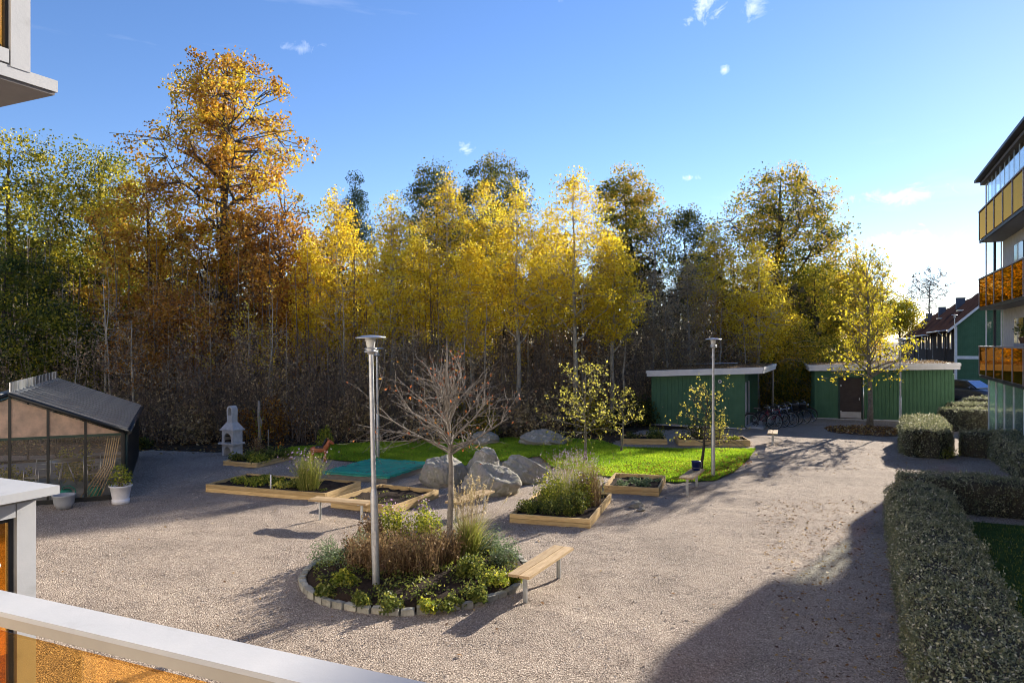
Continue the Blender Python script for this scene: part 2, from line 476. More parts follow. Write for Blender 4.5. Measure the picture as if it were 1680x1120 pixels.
# ------------------------------------------------------------------ mesh helpers
class MB:
    def __init__(s):
        s.v, s.f, s.sm = [], [], []

    def add(s, vs, fs, M=None, smooth=False):
        n = len(s.v)
        for p in vs:
            p = Vector(p)
            s.v.append(M @ p if M is not None else p)
        for f in fs:
            s.f.append([i + n for i in f])
            s.sm.append(smooth)
        return s

    def box(s, c, d, M=None, rz=0.0, taper=None):
        x, y, z = d[0] / 2, d[1] / 2, d[2] / 2
        t = taper or (1, 1)
        vs = []
        for k in (-1, 1):
            tx, ty = (t if k == 1 else (1, 1))
            for sx, sy in ((-1, -1), (1, -1), (1, 1), (-1, 1)):
                vs.append(Vector((sx * x * tx, sy * y * ty, k * z)))
        T = Matrix.Translation(c) @ Matrix.Rotation(rz, 4, 'Z')
        if M is not None:
            T = M @ T
        return s.add(vs, [(3, 2, 1, 0), (4, 5, 6, 7), (0, 1, 5, 4), (1, 2, 6, 5), (2, 3, 7, 6), (3, 0, 4, 7)], T)

    def tube(s, pts, radii, n=8, cap=True, smooth=True):
        pts = [Vector(p) for p in pts]
        if isinstance(radii, (int, float)):
            radii = [radii] * len(pts)
        vs, fs = [], []
        prev = None
        for i, p in enumerate(pts):
            d = (pts[min(i + 1, len(pts) - 1)] - pts[max(i - 1, 0)]).normalized()
            ref = prev if prev is not None else (Vector((1, 0, 0)) if abs(d.x) < 0.9 else Vector((0, 1, 0)))
            u = (ref - d * ref.dot(d)).normalized()
            prev = u
            w = d.cross(u)
            for k in range(n):
                a = 2 * math.pi * k / n
                vs.append(p + (u * math.cos(a) + w * math.sin(a)) * radii[i])
        for i in range(len(pts) - 1):
            for k in range(n):
                fs.append((i * n + k, i * n + (k + 1) % n, (i + 1) * n + (k + 1) % n, (i + 1) * n + k))
        s.add(vs, fs, None, smooth)
        if cap:
            m = len(s.v) - len(vs)
            s.f.append([m + k for k in range(n)][::-1]); s.sm.append(False)
            s.f.append([m + (len(pts) - 1) * n + k for k in range(n)]); s.sm.append(False)
        return s

    def lathe(s, prof, n=16, M=None, smooth=True, c=(0, 0, 0)):
        vs, fs = [], []
        for r, z in prof:
            for k in range(n):
                a = 2 * math.pi * k / n
                vs.append(Vector((c[0] + r * math.cos(a), c[1] + r * math.sin(a), c[2] + z)))
        for i in range(len(prof) - 1):
            for k in range(n):
                fs.append((i * n + k, i * n + (k + 1) % n, (i + 1) * n + (k + 1) % n, (i + 1) * n + k))
        return s.add(vs, fs, M, smooth)

    def prism(s, poly, y0, y1, M=None):
        """2D outline (x, z) pushed from y0 to y1."""
        n = len(poly)
        vs = [Vector((x, y0, z)) for x, z in poly] + [Vector((x, y1, z)) for x, z in poly]
        fs = [tuple(range(n)), tuple(range(2 * n - 1, n - 1, -1))]
        for k in range(n):
            j = (k + 1) % n
            fs.append((k, n + k, n + j, j))
        return s.add(vs, fs, M)

    def build(s, name, mat, parent=None, kind=None):
        me = bpy.data.meshes.new(name)
        me.from_pydata([tuple(p) for p in s.v], [], s.f)
        me.polygons.foreach_set('use_smooth', s.sm)
        me.materials.append(MATS[mat])
        me.update()
        o = bpy.data.objects.new(name, me)
        COL.objects.link(o)
        if parent is not None:
            o.parent = parent
        if kind:
            o['kind'] = kind
        return o


def tag(o, label, cat, group=None):
    o['label'] = label
    o['category'] = cat
    if group:
        o['group'] = group
    return o


def thing(name, label, cat, loc=(0, 0, 0), rz=0.0, group=None):
    o = bpy.data.objects.new(name, None)
    o.empty_display_size = 0.2
    COL.objects.link(o)
    o.location = loc
    o.rotation_euler = (0, 0, rz)
    return tag(o, label, cat, group)


def copy_tree(o, parent=None):
    c = o.copy()
    COL.objects.link(c)
    if parent is not None:
        c.parent = parent
    for ch in list(o.children):
        copy_tree(ch, c)
    return c


def np_mesh(name, V, F, mat, parent=None, tint=None, kind=None, smooth=False):
    """V (n,3); F list of (m,k) index arrays with equal k inside each array."""
    me = bpy.data.meshes.new(name)
    V = np.asarray(V, dtype=np.float32)
    F = [np.asarray(f, dtype=np.int32) for f in (F if isinstance(F, list) else [F])]
    loops = np.concatenate([f.ravel() for f in F])
    tot = np.concatenate([np.full(len(f), f.shape[1], dtype=np.int32) for f in F])
    start = np.concatenate([[0], np.cumsum(tot)[:-1]]).astype(np.int32)
    me.vertices.add(len(V))
    me.vertices.foreach_set('co', V.ravel())
    me.loops.add(len(loops))
    me.loops.foreach_set('vertex_index', loops)
    me.polygons.add(len(tot))
    me.polygons.foreach_set('loop_start', start)
    me.polygons.foreach_set('loop_total', tot)
    if smooth:
        me.polygons.foreach_set('use_smooth', np.ones(len(tot), dtype=bool))
    if tint is not None:
        a = me.attributes.new('tint', 'FLOAT', 'POINT')
        a.data.foreach_set('value', np.clip(np.asarray(tint, dtype=np.float32), 0, 1))
    me.materials.append(MATS[mat])
    me.update(calc_edges=True)
    o = bpy.data.objects.new(name, me)
    COL.objects.link(o)
    if parent is not None:
        o.parent = parent
    if kind:
        o['kind'] = kind
    return o


def unit(a):
    return a / np.maximum(np.linalg.norm(a, axis=1, keepdims=True), 1e-9)


def leaves(name, P, size, mat, parent=None, tint=None, aspect=0.6, up=0.0, kind=None, axis=None, fold=0.25):
    """One folded diamond per point."""
    P = np.asarray(P, dtype=np.float64)
    n = len(P)
    size = (np.full(n, size) * RNG.uniform(0.65, 1.3, n) * 0.5)[:, None]
    nr = unit(RNG.normal(size=(n, 3)) + np.array([0, 0, up]))
    t = RNG.normal(size=(n, 3)) if axis is None else np.asarray(axis) + RNG.normal(size=(n, 3)) * 0.35
    t = unit(t - nr * np.sum(t * nr, axis=1, keepdims=True))
    b = np.cross(nr, t)
    V = np.empty((n, 4, 3))
    V[:, 0] = P - t * size
    V[:, 1] = P + b * size * aspect + nr * size * fold
    V[:, 2] = P + t * size
    V[:, 3] = P - b * size * aspect + nr * size * fold
    F = np.arange(n * 4).reshape(n, 4)
    if tint is None:
        tint = RNG.uniform(0, 1, n)
    return np_mesh(name, V.reshape(-1, 3), F, mat, parent, np.repeat(tint, 4), kind)


def stick_arrays(P0, P1, r0, r1, k=3):
    P0 = np.asarray(P0, float); P1 = np.asarray(P1, float)
    n = len(P0)
    d = unit(P1 - P0)
    ref = np.where(np.abs(d[:, 2:3]) > 0.9, np.array([[1.0, 0, 0]]), np.array([[0, 0, 1.0]]))
    u = unit(np.cross(d, ref))
    w = np.cross(d, u)
    r0 = np.broadcast_to(np.asarray(r0, float), (n,)); r1 = np.broadcast_to(np.asarray(r1, float), (n,))
    V = np.empty((n, 2, k, 3))
    for j in range(k):
        a = 2 * math.pi * j / k
        o = u * math.cos(a) + w * math.sin(a)
        V[:, 0, j] = P0 + o * r0[:, None]
        V[:, 1, j] = P1 + o * r1[:, None]
    base = (np.arange(n) * 2 * k)[:, None]
    F = []
    for j in range(k):
        jj = (j + 1) % k
        F.append(np.concatenate([base + j, base + jj, base + k + jj, base + k + j], axis=1))
    return V.reshape(-1, 3), np.stack(F, axis=1).reshape(-1, 4)


def sticks(name, P0, P1, r0, r1, mat, parent=None, k=3, kind=None, tint=None):
    V, F = stick_arrays(P0, P1, r0, r1, k)
    t = None if tint is None else np.repeat(tint, 2 * k)
    return np_mesh(name, V, F, mat, parent, t, kind, True)


def blades(name, P, L, width, mat, parent=None, lean=0.35, tint=None, kind=None, bend=0.5, dirs=None):
    """Two-segment tapering blades that stand on points P."""
    P = np.asarray(P, float)
    n = len(P)
    L = np.broadcast_to(np.asarray(L, float), (n,)) * RNG.uniform(0.6, 1.2, n)
    a = RNG.uniform(0, 2 * math.pi, n)
    out = np.stack([np.cos(a), np.sin(a), np.zeros(n)], 1) if dirs is None else dirs
    ln = np.abs(RNG.normal(size=n)) * lean
    d1 = unit(np.stack([out[:, 0] * ln, out[:, 1] * ln, np.ones(n)], 1))
    d2 = unit(d1 + out * (bend * RNG.uniform(0.2, 1.2, n))[:, None] - np.array([0, 0, 0.25]) * bend)
    m = P + d1 * (L * 0.55)[:, None]
    tip = m + d2 * (L * 0.45)[:, None]
    a2 = RNG.uniform(0, math.pi, n)
    s = np.stack([np.cos(a2), np.sin(a2), np.zeros(n)], 1) * (np.asarray(width) * 0.5)
    V = np.stack([P - s, P + s, m + s * 0.8, m - s * 0.8, tip], 1)
    b = (np.arange(n) * 5)[:, None]
    F4 = np.concatenate([b, b + 1, b + 2, b + 3], 1)
    F3 = np.concatenate([b + 3, b + 2, b + 4], 1)
    if tint is None:
        tint = RNG.uniform(0, 1, n)
    o = np_mesh(name, V.reshape(-1, 3), [F4, F3], mat, parent, np.repeat(tint, 5), kind)
    return o, tip


def in_poly(P, poly):
    x, y = P[:, 0], P[:, 1]
    ok = np.zeros(len(P), bool)
    n = len(poly)
    j = n - 1
    for i in range(n):
        xi, yi = poly[i]; xj, yj = poly[j]
        c = ((yi > y) != (yj > y)) & (x < (xj - xi) * (y - yi) / (yj - yi + 1e-12) + xi)
        ok ^= c
        j = i
    return ok


def scatter(poly, n):
    q = np.array(poly)
    lo, hi = q.min(0), q.max(0)
    area = (hi - lo).prod()
    out = np.zeros((0, 2))
    while len(out) < n:
        c = RNG.uniform(lo, hi, (n * 2, 2))
        out = np.concatenate([out, c[in_poly(c, poly)]])
    return out[:n]


def sheet(name, poly, z, mat, parent=None):
    o = MB()
    o.add([(x, y, z) for x, y in poly], [tuple(range(len(poly)))])
    return o.build(name, mat, parent)


def vnoise(x, y, s, seed=0):
    return (np.sin(x * s * 1.7 + seed) * np.cos(y * s * 1.3 + seed * 2.1) + 0.6 * np.sin(x * s * 3.1 - y * s * 2.3 + seed * 0.7) + 0.4 * np.cos(y * s * 5.3 + x * s * 4.1 + seed))


# ------------------------------------------------------------------ ground
g = MB()
g.add([(-1500, -200, -0.03), (1500, -200, -0.03), (1500, 2500, -0.03), (-1500, 2500, -0.03)], [(0, 1, 2, 3)])
gr = g.build('ground', 'earth')
gr['kind'] = 'structure'

LAWN_PX = [(440, 746), (500, 750), (560, 757), (640, 763), (705, 768), (770, 765), (850, 755), (885, 750), (905, 768), (960, 778), (1030, 788),
           (1110, 793), (1172, 790), (1205, 775), (1228, 755), (1240, 738), (1110, 737.5), (1018, 735), (985, 724), (930, 721), (860, 719), (780, 722), (700, 724), (600, 728), (480, 735)]
LAWN = [tuple(G(x, y)[:2]) for x, y in LAWN_PX]
P2 = [(9.4, 16.0), (7.0, 10.4), (4.6, 4.8), (12.0, 2.5), (16.5, 13.0)]
# gravel yard, gently uneven
yard_poly = [(-30, -4), (30, -4), (34, 52), (19, 40), (12.5, 41), (11.6, 33.5), (5.5, 32.0), (3.5, 27.0), (-4, 27), (-9.5, 25.6), (-13, 26.2), (-16, 25), (-30, 24)]
xs_ = np.concatenate([np.arange(-30, -13, .4), np.arange(-13, 12, .075), np.arange(12, 34.3, .4)])
ys_ = np.concatenate([np.arange(-4, 6.4, .4), np.arange(6.4, 27, .075), np.arange(27, 52.2, .4)])
gx, gy = np.meshgrid(xs_, ys_)
P = np.stack([gx.ravel(), gy.ravel()], 1)


def lattice(P, cell, seed):
    """Smooth value noise on a random lattice."""
    r = np.random.default_rng(seed)
    x = (P[:, 0] + 40) / cell
    y = (P[:, 1] + 10) / cell
    i0, j0 = x.astype(int), y.astype(int)
    T = r.normal(size=(int(x.max()) + 3, int(y.max()) + 3))
    fx, fy = x - i0, y - j0
    fx = fx * fx * (3 - 2 * fx); fy = fy * fy * (3 - 2 * fy)
    return (T[i0, j0] * (1 - fx) + T[i0 + 1, j0] * fx) * (1 - fy) + (T[i0, j0 + 1] * (1 - fx) + T[i0 + 1, j0 + 1] * fx) * fy


def yard_height(P):
    track = np.exp(-((P[:, 0] - (1.6 + .42 * (P[:, 1] - 8))) / .16) ** 2) + np.exp(-((P[:, 0] - (3.1 + .42 * (P[:, 1] - 8))) / .16) ** 2)
    return .0055 * lattice(P, .16, 2) + .007 * lattice(P, .38, 3) + .007 * lattice(P, 1.1, 4) + .007 * lattice(P, 3.1, 5) - .007 * track


hz = yard_height(P) + RNG.normal(size=len(P)) * 0.0042
hz = np.maximum(hz, -.018)
hz = np.where(in_poly(P, LAWN) | in_poly(P, P2), -.02, hz)
nx = gx.shape[1]
idx = np.arange(len(P)).reshape(gx.shape)
F = np.stack([idx[:-1, :-1].ravel(), idx[:-1, 1:].ravel(), idx[1:, 1:].ravel(), idx[1:, :-1].ravel()], 1)
cen = P[F].mean(1)
F = F[in_poly(cen, yard_poly)]
yard = np_mesh('gravel_yard', np.column_stack([P, hz]), F, 'gravel', smooth=True)
yard['kind'] = 'structure'


def lawn_of(name, poly, blades_n, label, h=0.06, bmat='lawn_blade'):
    o = sheet(name, poly, 0.022, 'turf')
    o['kind'] = 'structure'
    q = scatter(poly, blades_n)
    z = np.full(len(q), 0.02)
    tint = np.clip(0.5 + 0.22 * vnoise(q[:, 0], q[:, 1], 0.9, 3) + RNG.normal(size=len(q)) * 0.2, 0, 1)
    b, _ = blades('lawn_grass', np.column_stack([q, z]), h, 0.016, bmat, lean=0.5, tint=tint, kind='stuff')
    tag(b, label, 'grass')
    return o


lawn_of('lawn', LAWN, 120000, 'short green lawn between the boulders and the sheds')
lawn_of('garden_lawn', P2, 24000, 'small dark green lawn enclosed by the near hedge', 0.05, 'leaf_herb')

# loose stones and fallen leaves
q = np.column_stack([RNG.uniform(-11, 11, 220000), RNG.uniform(6.5, 24, 220000)])
q = q[(np.abs(q[:, 0]) < q[:, 1] * 0.72) & (RNG.uniform(0, 1, len(q)) < np.clip(9.0 / q[:, 1], 0, 1) ** 1.5)]
hole = (q[:, 0] + 1.6) ** 2 + (q[:, 1] - 12.35) ** 2 > 1.95 ** 2
q = q[hole]
n = len(q)
s = RNG.uniform(0.004, 0.011, n) * (1 + 1.2 * (RNG.uniform(0, 1, n) > .97))
base = np.array([[1, 0, 0], [0, 1, 0], [-1, 0, 0], [0, -1, 0], [0, 0, 1]], float)
V = base[None] * (s[:, None, None] * RNG.uniform(0.6, 1.25, (n, 5, 3)))
ca, sa = np.cos(RNG.uniform(0, 6.28, n)), np.sin(RNG.uniform(0, 6.28, n))
V[:, :, 2] *= 0.8
V += np.column_stack([q, yard_height(q) + 0.005])[:, None, :]
b = (np.arange(n) * 5)[:, None]
F = np.concatenate([np.concatenate([b + k, b + (k + 1) % 4, b + 4], 1) for k in range(4)])
peb = np_mesh('loose_gravel', V.reshape(-1, 3), F, 'pebble', None, np.repeat(RNG.uniform(0, 1, n), 5), 'stuff')
tag(peb, 'loose pinkish gravel stones strewn over the yard', 'gravel')


def litter(name, pts, z, size, mat, label):
    P = np.column_stack([pts, np.full(len(pts), z) + (yard_height(pts) if 'gravel' in label else 0)])
    o = leaves(name, P, size, mat, up=4.0, kind='stuff')
    return tag(o, label, 'fallen leaves')


litter('fallen_leaves', np.concatenate([scatter([(4.2, 7.5), (8.2, 16.5), (9, 18), (6, 18), (3.0, 8)], 1000), scatter([(6, 20), (16, 24), (18, 31), (9.5, 29)], 700),
                                        scatter([(-8, 9), (6, 9), (9, 22), (-9, 22)], 260)]), 0.016, 0.06, 'litter', 'scattered pale and brown leaves lying on the gravel')
litter('lawn_leaves', np.concatenate([scatter(LAWN, 500), scatter([tuple(G(x, y)[:2]) for x, y in [(870, 752), (900, 772), (1040, 790), (1200, 782), (1230, 750), (1180, 752), (1000, 768), (920, 756)]], 900)]),
       0.055, 0.075, 'litter_orange', 'orange leaves strewn over the sunlit lawn edge')
litter('forest_litter', scatter([(-28, 24), (-9, 25.5), (4, 27.2), (5, 34), (12, 42), (22, 42), (10, 46), (-30, 46)], 14000), -0.01, 0.13, 'litter', 'brown leaf litter under the trees at the forest edge')
litter('rim_leaves', scatter([tuple(G(x, y)[:2]) for x, y in [(1095, 790), (1160, 792), (1235, 762), (1225, 748), (1160, 778)]], 330), 0.055, 0.075, 'litter_orange', 'orange leaves gathered around the foot of the lamp')

# ------------------------------------------------------------------ sheds
def shed(name, label, corner, rz, w, d, hl, hr, over_f, over_s, over_l, doors, fascia=0.27):
    """corner = near-right base corner; local x to the left is negative, y goes back."""
    t = thing(name, label, 'shed', corner, rz)
    wall = MB()
    e = 0.06
    zt = lambda x: hr + (hl - hr) * (-x / w) - fascia * 0.3
    # four walls as a tapering closed body
    vs = [(-w, 0, 0.06), (0, 0, 0.06), (0, d, 0.06), (-w, d, 0.06), (-w, 0, zt(-w)), (0, 0, zt(0)), (0, d, zt(0)), (-w, d, zt(-w))]
    wall.add(vs, [(3, 2, 1, 0), (4, 5, 6, 7), (0, 1, 5, 4), (1, 2, 6, 5), (2, 3, 7, 6), (3, 0, 4, 7)])
    wall.build('wall', 'green_paint', t)
    bt = MB()
    pitch = 0.17
    for k in range(int(w / pitch) + 1):
        x = -w + 0.03 + k * pitch
        if x > -0.02:
            break
        if any(s == 'front' and a - 0.1 < x < b + 0.1 for s, a, b in doors):
            continue
        bt.box((x, -0.0125, (zt(x) + 0.1) / 2), (0.055, 0.035, zt(x) - 0.1))
    for k in range(int(d / pitch) + 1):
        y = 0.03 + k * pitch
        if any(s == 'side' and a - 0.1 < y < b + 0.1 for s, a, b in doors):
            continue
        bt.box((0.0125, y, (zt(0) + 0.1) / 2), (0.025, 0.045, zt(0) - 0.1))
        bt.box((-w - 0.0125, y, (zt(-w) + 0.1) / 2), (0.025, 0.045, zt(-w) - 0.1))
    bt.build('cladding_battens', 'green_paint', t, 'stuff')
    pl = MB().box((-w / 2, d / 2, 0.03), (w + 0.08, d + 0.08, 0.06))
    pl.build('plinth', 'concrete', t)
    # roof tray with stepped white fascia
    x0, x1, y0, y1 = -w - over_l, over_s, -over_f, d + 0.3
    zz = lambda x: hr + (hl - hr) * (-x / w)
    r = MB()
    vs = [(x0 + .05, y0 + .05, zz(x0) - fascia + .03), (x1 - .05, y0 + .05, zz(x1) - fascia + .03), (x1 - .05, y1 - .05, zz(x1) - fascia + .03), (x0 + .05, y1 - .05, zz(x0) - fascia + .03),
          (x0 + .05, y0 + .05, zz(x0) - .05), (x1 - .05, y0 + .05, zz(x1) - .05), (x1 - .05, y1 - .05, zz(x1) - .05), (x0 + .05, y1 - .05, zz(x0) - .05)]
    r.add(vs, [(3, 2, 1, 0), (4, 5, 6, 7), (0, 1, 5, 4), (1, 2, 6, 5), (2, 3, 7, 6), (3, 0, 4, 7)])
    ro = r.build('roof', 'white_paint', t)
    def strip(nm, za, zb, off, mat):
        f = MB()
        a0, a1, b0, b1 = x0 - off, x1 + off, y0 - off, y1 + off
        for (ax, ay, bx, by) in ((a0, b0, a1, b0), (a1, b0, a1, b1), (a1, b1, a0, b1), (a0, b1, a0, b0)):
            vs = []
            dx, dy = (bx - ax), (by - ay)
            L = math.hypot(dx, dy)
            nx_, ny_ = -dy / L * 0.03, dx / L * 0.03
            for (px_, py_) in ((ax, ay), (bx, by)):
                for (ox, oy) in ((0, 0), (nx_, ny_)):
                    vs += [(px_ + ox, py_ + oy, zz(px_) - za), (px_ + ox, py_ + oy, zz(px_) - zb)]
            f.add(vs, [(0, 1, 5, 4), (2, 6, 7, 3), (0, 4, 6, 2), (1, 3, 7, 5), (0, 2, 3, 1), (4, 5, 7, 6)])
        return f.build(nm, mat, ro)
    strip('fascia_board', fascia * 0.42, fascia, 0.0, 'white_paint')
    strip('fascia_board', 0.0, fascia * 0.45, 0.035, 'white_paint')
    sd = MB()
    vs = [(x0 + .08, y0 + .08, zz(x0) + .015), (x1 - .08, y0 + .08, zz(x1) + .015), (x1 - .08, y1 - .08, zz(x1) + .015), (x0 + .08, y1 - .08, zz(x0) + .015)]
    sd.add(vs, [(0, 1, 2, 3)])
    sd.build('sedum_cover', 'sedum', ro)
    q = np.column_stack([RNG.uniform(x0 + .1, x1 - .1, 2600), RNG.uniform(y0 + .1, y1 - .1, 2600)])
    leaves('sedum_tufts', np.column_stack([q, zz(q[:, 0]) + 0.03]), 0.07, 'leaf_dry', ro, kind='stuff', up=1)
    return t


# shed with the doorway on its right side
C1 = G(1221, 705)
s1 = shed('garden_shed', 'green board shed with white fascia and doorway on its right side', C1, RZ, 4.15, 5.1, 2.55, 2.74, 0.4, 0.85, 0.15, [('side', 0.25, 1.35)])
d = MB().box((0.012, 0.8, 1.08), (0.024, 1.0, 1.98)); d = d.build('door', 'dark_green_paint', s1)
h = MB().box((0.045, 1.15, 1.0), (0.03, 0.03, 0.14)); h.build('door_handle', 'galvanised', d)
for y, w_ in ((0.26, 0.07), (1.34, 0.07)):
    MB().box((0.03, y, 1.08), (0.06, w_, 2.0)).build('door_post', 'white_paint', s1)
MB().box((0.40, 0.8, 0.05), (0.75, 1.1, 0.1)).build('door_step', 'concrete', s1)
vt = MB().lathe([(0.0, 0), (0.045, 0.0), (0.05, 0.02), (0.085, 0.02), (0.09, 0.0)], 16, Matrix.Translation((-1.05, -0.03, 2.1)) @ Matrix.Rotation(R(90), 4, 'X'))
vt.build('round_vent', 'zinc', s1)
MB().tube([(0.75, 4.9, 0), (0.75, 4.9, 2.5)], 0.05, 8).build('roof_post', 'grey_wood', s1)
MB().tube([(-3.9, 5.3, 2.7), (-1.0, 5.3, 2.78)], 0.03, 6).build('roof_rail', 'zinc', s1)

RZ2 = -math.radians(19)
FL2 = G(1337, 687.5)
w2 = 6.1
C2 = FL2 + Vector((math.cos(RZ2), math.sin(RZ2), 0)) * w2
s2 = shed('storage_shed', 'long green board shed with brown door behind the yellow yard tree', C2, RZ2, w2, 5.0, 2.72, 2.86, 0.35, 0.25, 0.3, [('front', -4.95, -3.95)], 0.29)
d = MB().box((-4.45, -0.02, 1.06), (0.98, 0.04, 2.0)).build('door', 'door_brown', s2)
for fx, fz, fw, fh in ((-4.98, 1.08, .08, 2.08), (-3.92, 1.08, .08, 2.08), (-4.45, 2.10, .98, .08)):
    MB().box((fx, -0.03, fz), (fw, 0.06, fh)).build('door_frame', 'dark_green_paint', s2)
for fz in (.4, 1.7):
    MB().box((-4.90, -0.05, fz), (.05, .03, .1)).build('hinge', 'galvanised', d)
MB().box((-4.45, -0.05, 0.25), (0.94, 0.02, 0.30)).build('kick_plate', 'kick_plate', d)
MB().box((-4.07, -0.06, 1.05), (0.03, 0.04, 0.14)).build('door_handle', 'galvanised', d)
MB().tube([(-3.88, -0.05, 0.1), (-3.88, -0.05, 2.3)], 0.035, 8).build('downpipe', 'zinc', s2)
MB().box((0.02, 0.03, 1.2), (0.1, 0.1, 2.3)).build('corner_board', 'green_paint', s2)

# ------------------------------------------------------------------ greenhouse
u_ = Vector((0.91, 0.415, 0))
GC = G(201, 818)                              # near right corner
grz = math.atan2(u_.y, u_.x)                  # local x = along the gable, y = back
gh = thing('greenhouse', 'dark framed greenhouse with corrugated roof and a tan reflection painted on its upper panes', 'greenhouse', GC, grz)
GW, GL, GE, GR_ = 4.7, 7.2, 1.66, 2.60
def gz(x):                                     # roof height over local x in [-GW, 0]
    return GE + (GR_ - GE) * (1 - abs(x + GW / 2) / (GW / 2))
xs = [0, -0.94, -1.70, -2.35, -3.0, -3.76, -GW]
xs = [0, -0.80, -1.58, -2.35, -3.12, -3.90, -GW]
fr = 0.055
for y in (0.0, GL):
    for x in xs:
        MB().box((x, y, gz(x) / 2), (fr, fr, gz(x) - 0.02)).build('mullion', 'black_metal', gh)
    MB().box((-GW / 2, y, GE - 0.06), (GW, fr * 0.8, 0.06)).build('transom', 'dark_green_paint', gh)
    MB().box((-GW / 2, y, 0.05), (GW + 0.06, 0.09, 0.1)).build('sill', 'black_metal', gh)
    for i in range(6):
        xa, xb = xs[i] - fr / 2, xs[i + 1] + fr / 2
        p = MB().prism([(xa, 0.1), (xb, 0.1), (xb, GE - 0.09), (xa, GE - 0.09)], y - 0.004, y + 0.004)
        p.build('pane', 'greenhouse_glass', gh)
        za, zb = gz(xa), gz(xb)
        p = MB().prism([(xa, GE - 0.03), (xb, GE - 0.03), (xb, zb - 0.05), (xa, za - 0.05)], y - 0.005, y + 0.005)
        p.build('upper_pane', 'tan_reflection_sheet', gh)
for x in (0.0, -GW):
    for k in range(1, 8):
        MB().box((x, GL * k / 8, GE / 2), (fr, fr, GE)).build('side_post', 'black_metal', gh)
    MB().box((x, GL / 2, 0.05), (0.09, GL, 0.1)).build('side_sill', 'black_metal', gh)
    c = MB()
    n = 96
    for k in range(n):
        y0, y1 = GL * k / n, GL * (k + 1) / n
        o = 0.02 * (1 if k % 4 < 2 else -1)
        c.box((x + o * 0.5 + (0.03 if x == 0 else -0.03), (y0 + y1) / 2, GE / 2 + 0.05), (0.012 + 0.012 * (k % 4 < 2), y1 - y0, GE - 0.1))
    c.build('side_cladding', 'black_metal', gh, 'stuff')


def corrugated(xa, xb, name, mat='roof_steel'):
    n, per = 7 * 40, 0.3
    vs, fs = [], []
    ny = n + 1
    for j, x in enumerate(np.linspace(xa, xb, 2)):
        for k in range(ny):
            y = -0.14 + (GL + 0.28) * k / n
            vs.append((x, y, gz(max(min(x, 0), -GW)) - (0.04 if x > 0 or x < -GW else 0) + 0.05 + 0.05 * max(-.6, min(.6, 1.5 * math.cos(2 * math.pi * y / per)))))
    for k in range(n):
        fs.append((k, k + 1, ny + k + 1, ny + k))
    m = MB().add(vs, fs, None, False)
    return m.build(name, mat, gh)


corrugated(0.12, -GW / 2, 'roof_sheet')
corrugated(-GW / 2, -GW - 0.12, 'daylight_roof_sheet', 'patio_glass')  # unseen slope, glazed only to let sky light inside
sl_ = math.atan2(GR_ - GE, GW / 2)
for k in range(0, 15):
    y = GL * k / 14
    r_ = MB().box((0, 0, 0), (GW / 2 / math.cos(sl_) + .1, .09, .05)).build('roof_rib_glint', 'roof_rib_glint', gh)
    r_.location = (-GW / 4 + .06, y, (GE + GR_) / 2 + .085)
    r_.rotation_euler = (0, sl_, 0)
for s_ in (1, -1):                             # rolled verge and gutter
    x0 = 0.13 if s_ == 1 else -GW - 0.13
    MB().tube([(x0, -0.15, gz(0) + 0.0), (-GW / 2, -0.15, GR_ + 0.06)], 0.05, 8).build('verge_trim', 'black_metal', gh)
    MB().tube([(x0, GL + .15, gz(0) + 0.0), (-GW / 2, GL + .15, GR_ + 0.06)], 0.05, 8).build('verge_trim', 'black_metal', gh)
    MB().tube([(x0 + 0.02 * s_, -0.15, GE - 0.01), (x0 + 0.02 * s_, GL + 0.15, GE - 0.01)], 0.05, 8).build('gutter', 'black_metal', gh)
v = MB()
for k in range(24):                            # ridge upstand of folded zinc
    y0, y1 = GL * k / 24, GL * (k + 1) / 24
    v.box((-GW / 2 + (0.015 if k % 2 else 0.0), (y0 + y1) / 2, GR_ + 0.20), (0.025, y1 - y0, 0.27))
v.build('ridge_flashing', 'zinc', gh, 'stuff')
MB().box((-GW / 2 - 0.1, GL / 2, GR_ + 0.06), (0.45, GL, 0.02)).build('ridge_cap', 'zinc', gh)
MB().box((-GW / 2, GL / 2, 0.012), (GW - 0.1, GL - 0.1, 0.02)).build('inner_floor', 'concrete', gh)
MB().tube([(0.06, 0.18, 0.0), (0.06, 0.18, GE)], 0.04, 8).build('downpipe', 'dark_green_paint', gh)


def gpt(x, y, z=0.0):
    c, s = math.cos(grz), math.sin(grz)
    return Vector((GC.x + x * c - y * s, GC.y + x * s + y * c, z))


def watering_can(loc, rz, label):
    t = thing('watering_can', label, 'watering can', loc, rz, 'watering cans in the greenhouse')
    MB().lathe([(0.0, 0), (0.12, 0), (0.14, 0.03), (0.14, 0.17), (0.11, 0.23), (0.09, 0.24)], 16).build('body', 'turquoise_plastic', t)
    MB().tube([(0.12, 0, 0.05), (0.24, 0, 0.16), (0.33, 0, 0.27)], [0.03, 0.02, 0.016], 8).build('spout', 'turquoise_plastic', t)
    MB().lathe([(0.016, 0), (0.05, 0.05), (0.0, 0.055)], 12, Matrix.Translation((0.33, 0, 0.27)) @ Matrix.Rotation(R(40), 4, 'Y')).build('rose', 'turquoise_plastic', t)
    MB().tube([(-0.13, 0, 0.06), (-0.22, 0, 0.12), (-0.20, 0, 0.24), (-0.08, 0, 0.33), (0.06, 0, 0.30), (0.09, 0, 0.23)], 0.014, 7).build('handle', 'turquoise_plastic', t)
    return t


watering_can(gpt(-1.25, 0.35, 0.025), grz + 2.9, 'turquoise watering can seen through glass, nearer the grey pot')
watering_can(gpt(-0.62, 0.40, 0.025), grz + 0.8, 'turquoise watering can seen through glass, nearer the white planter')


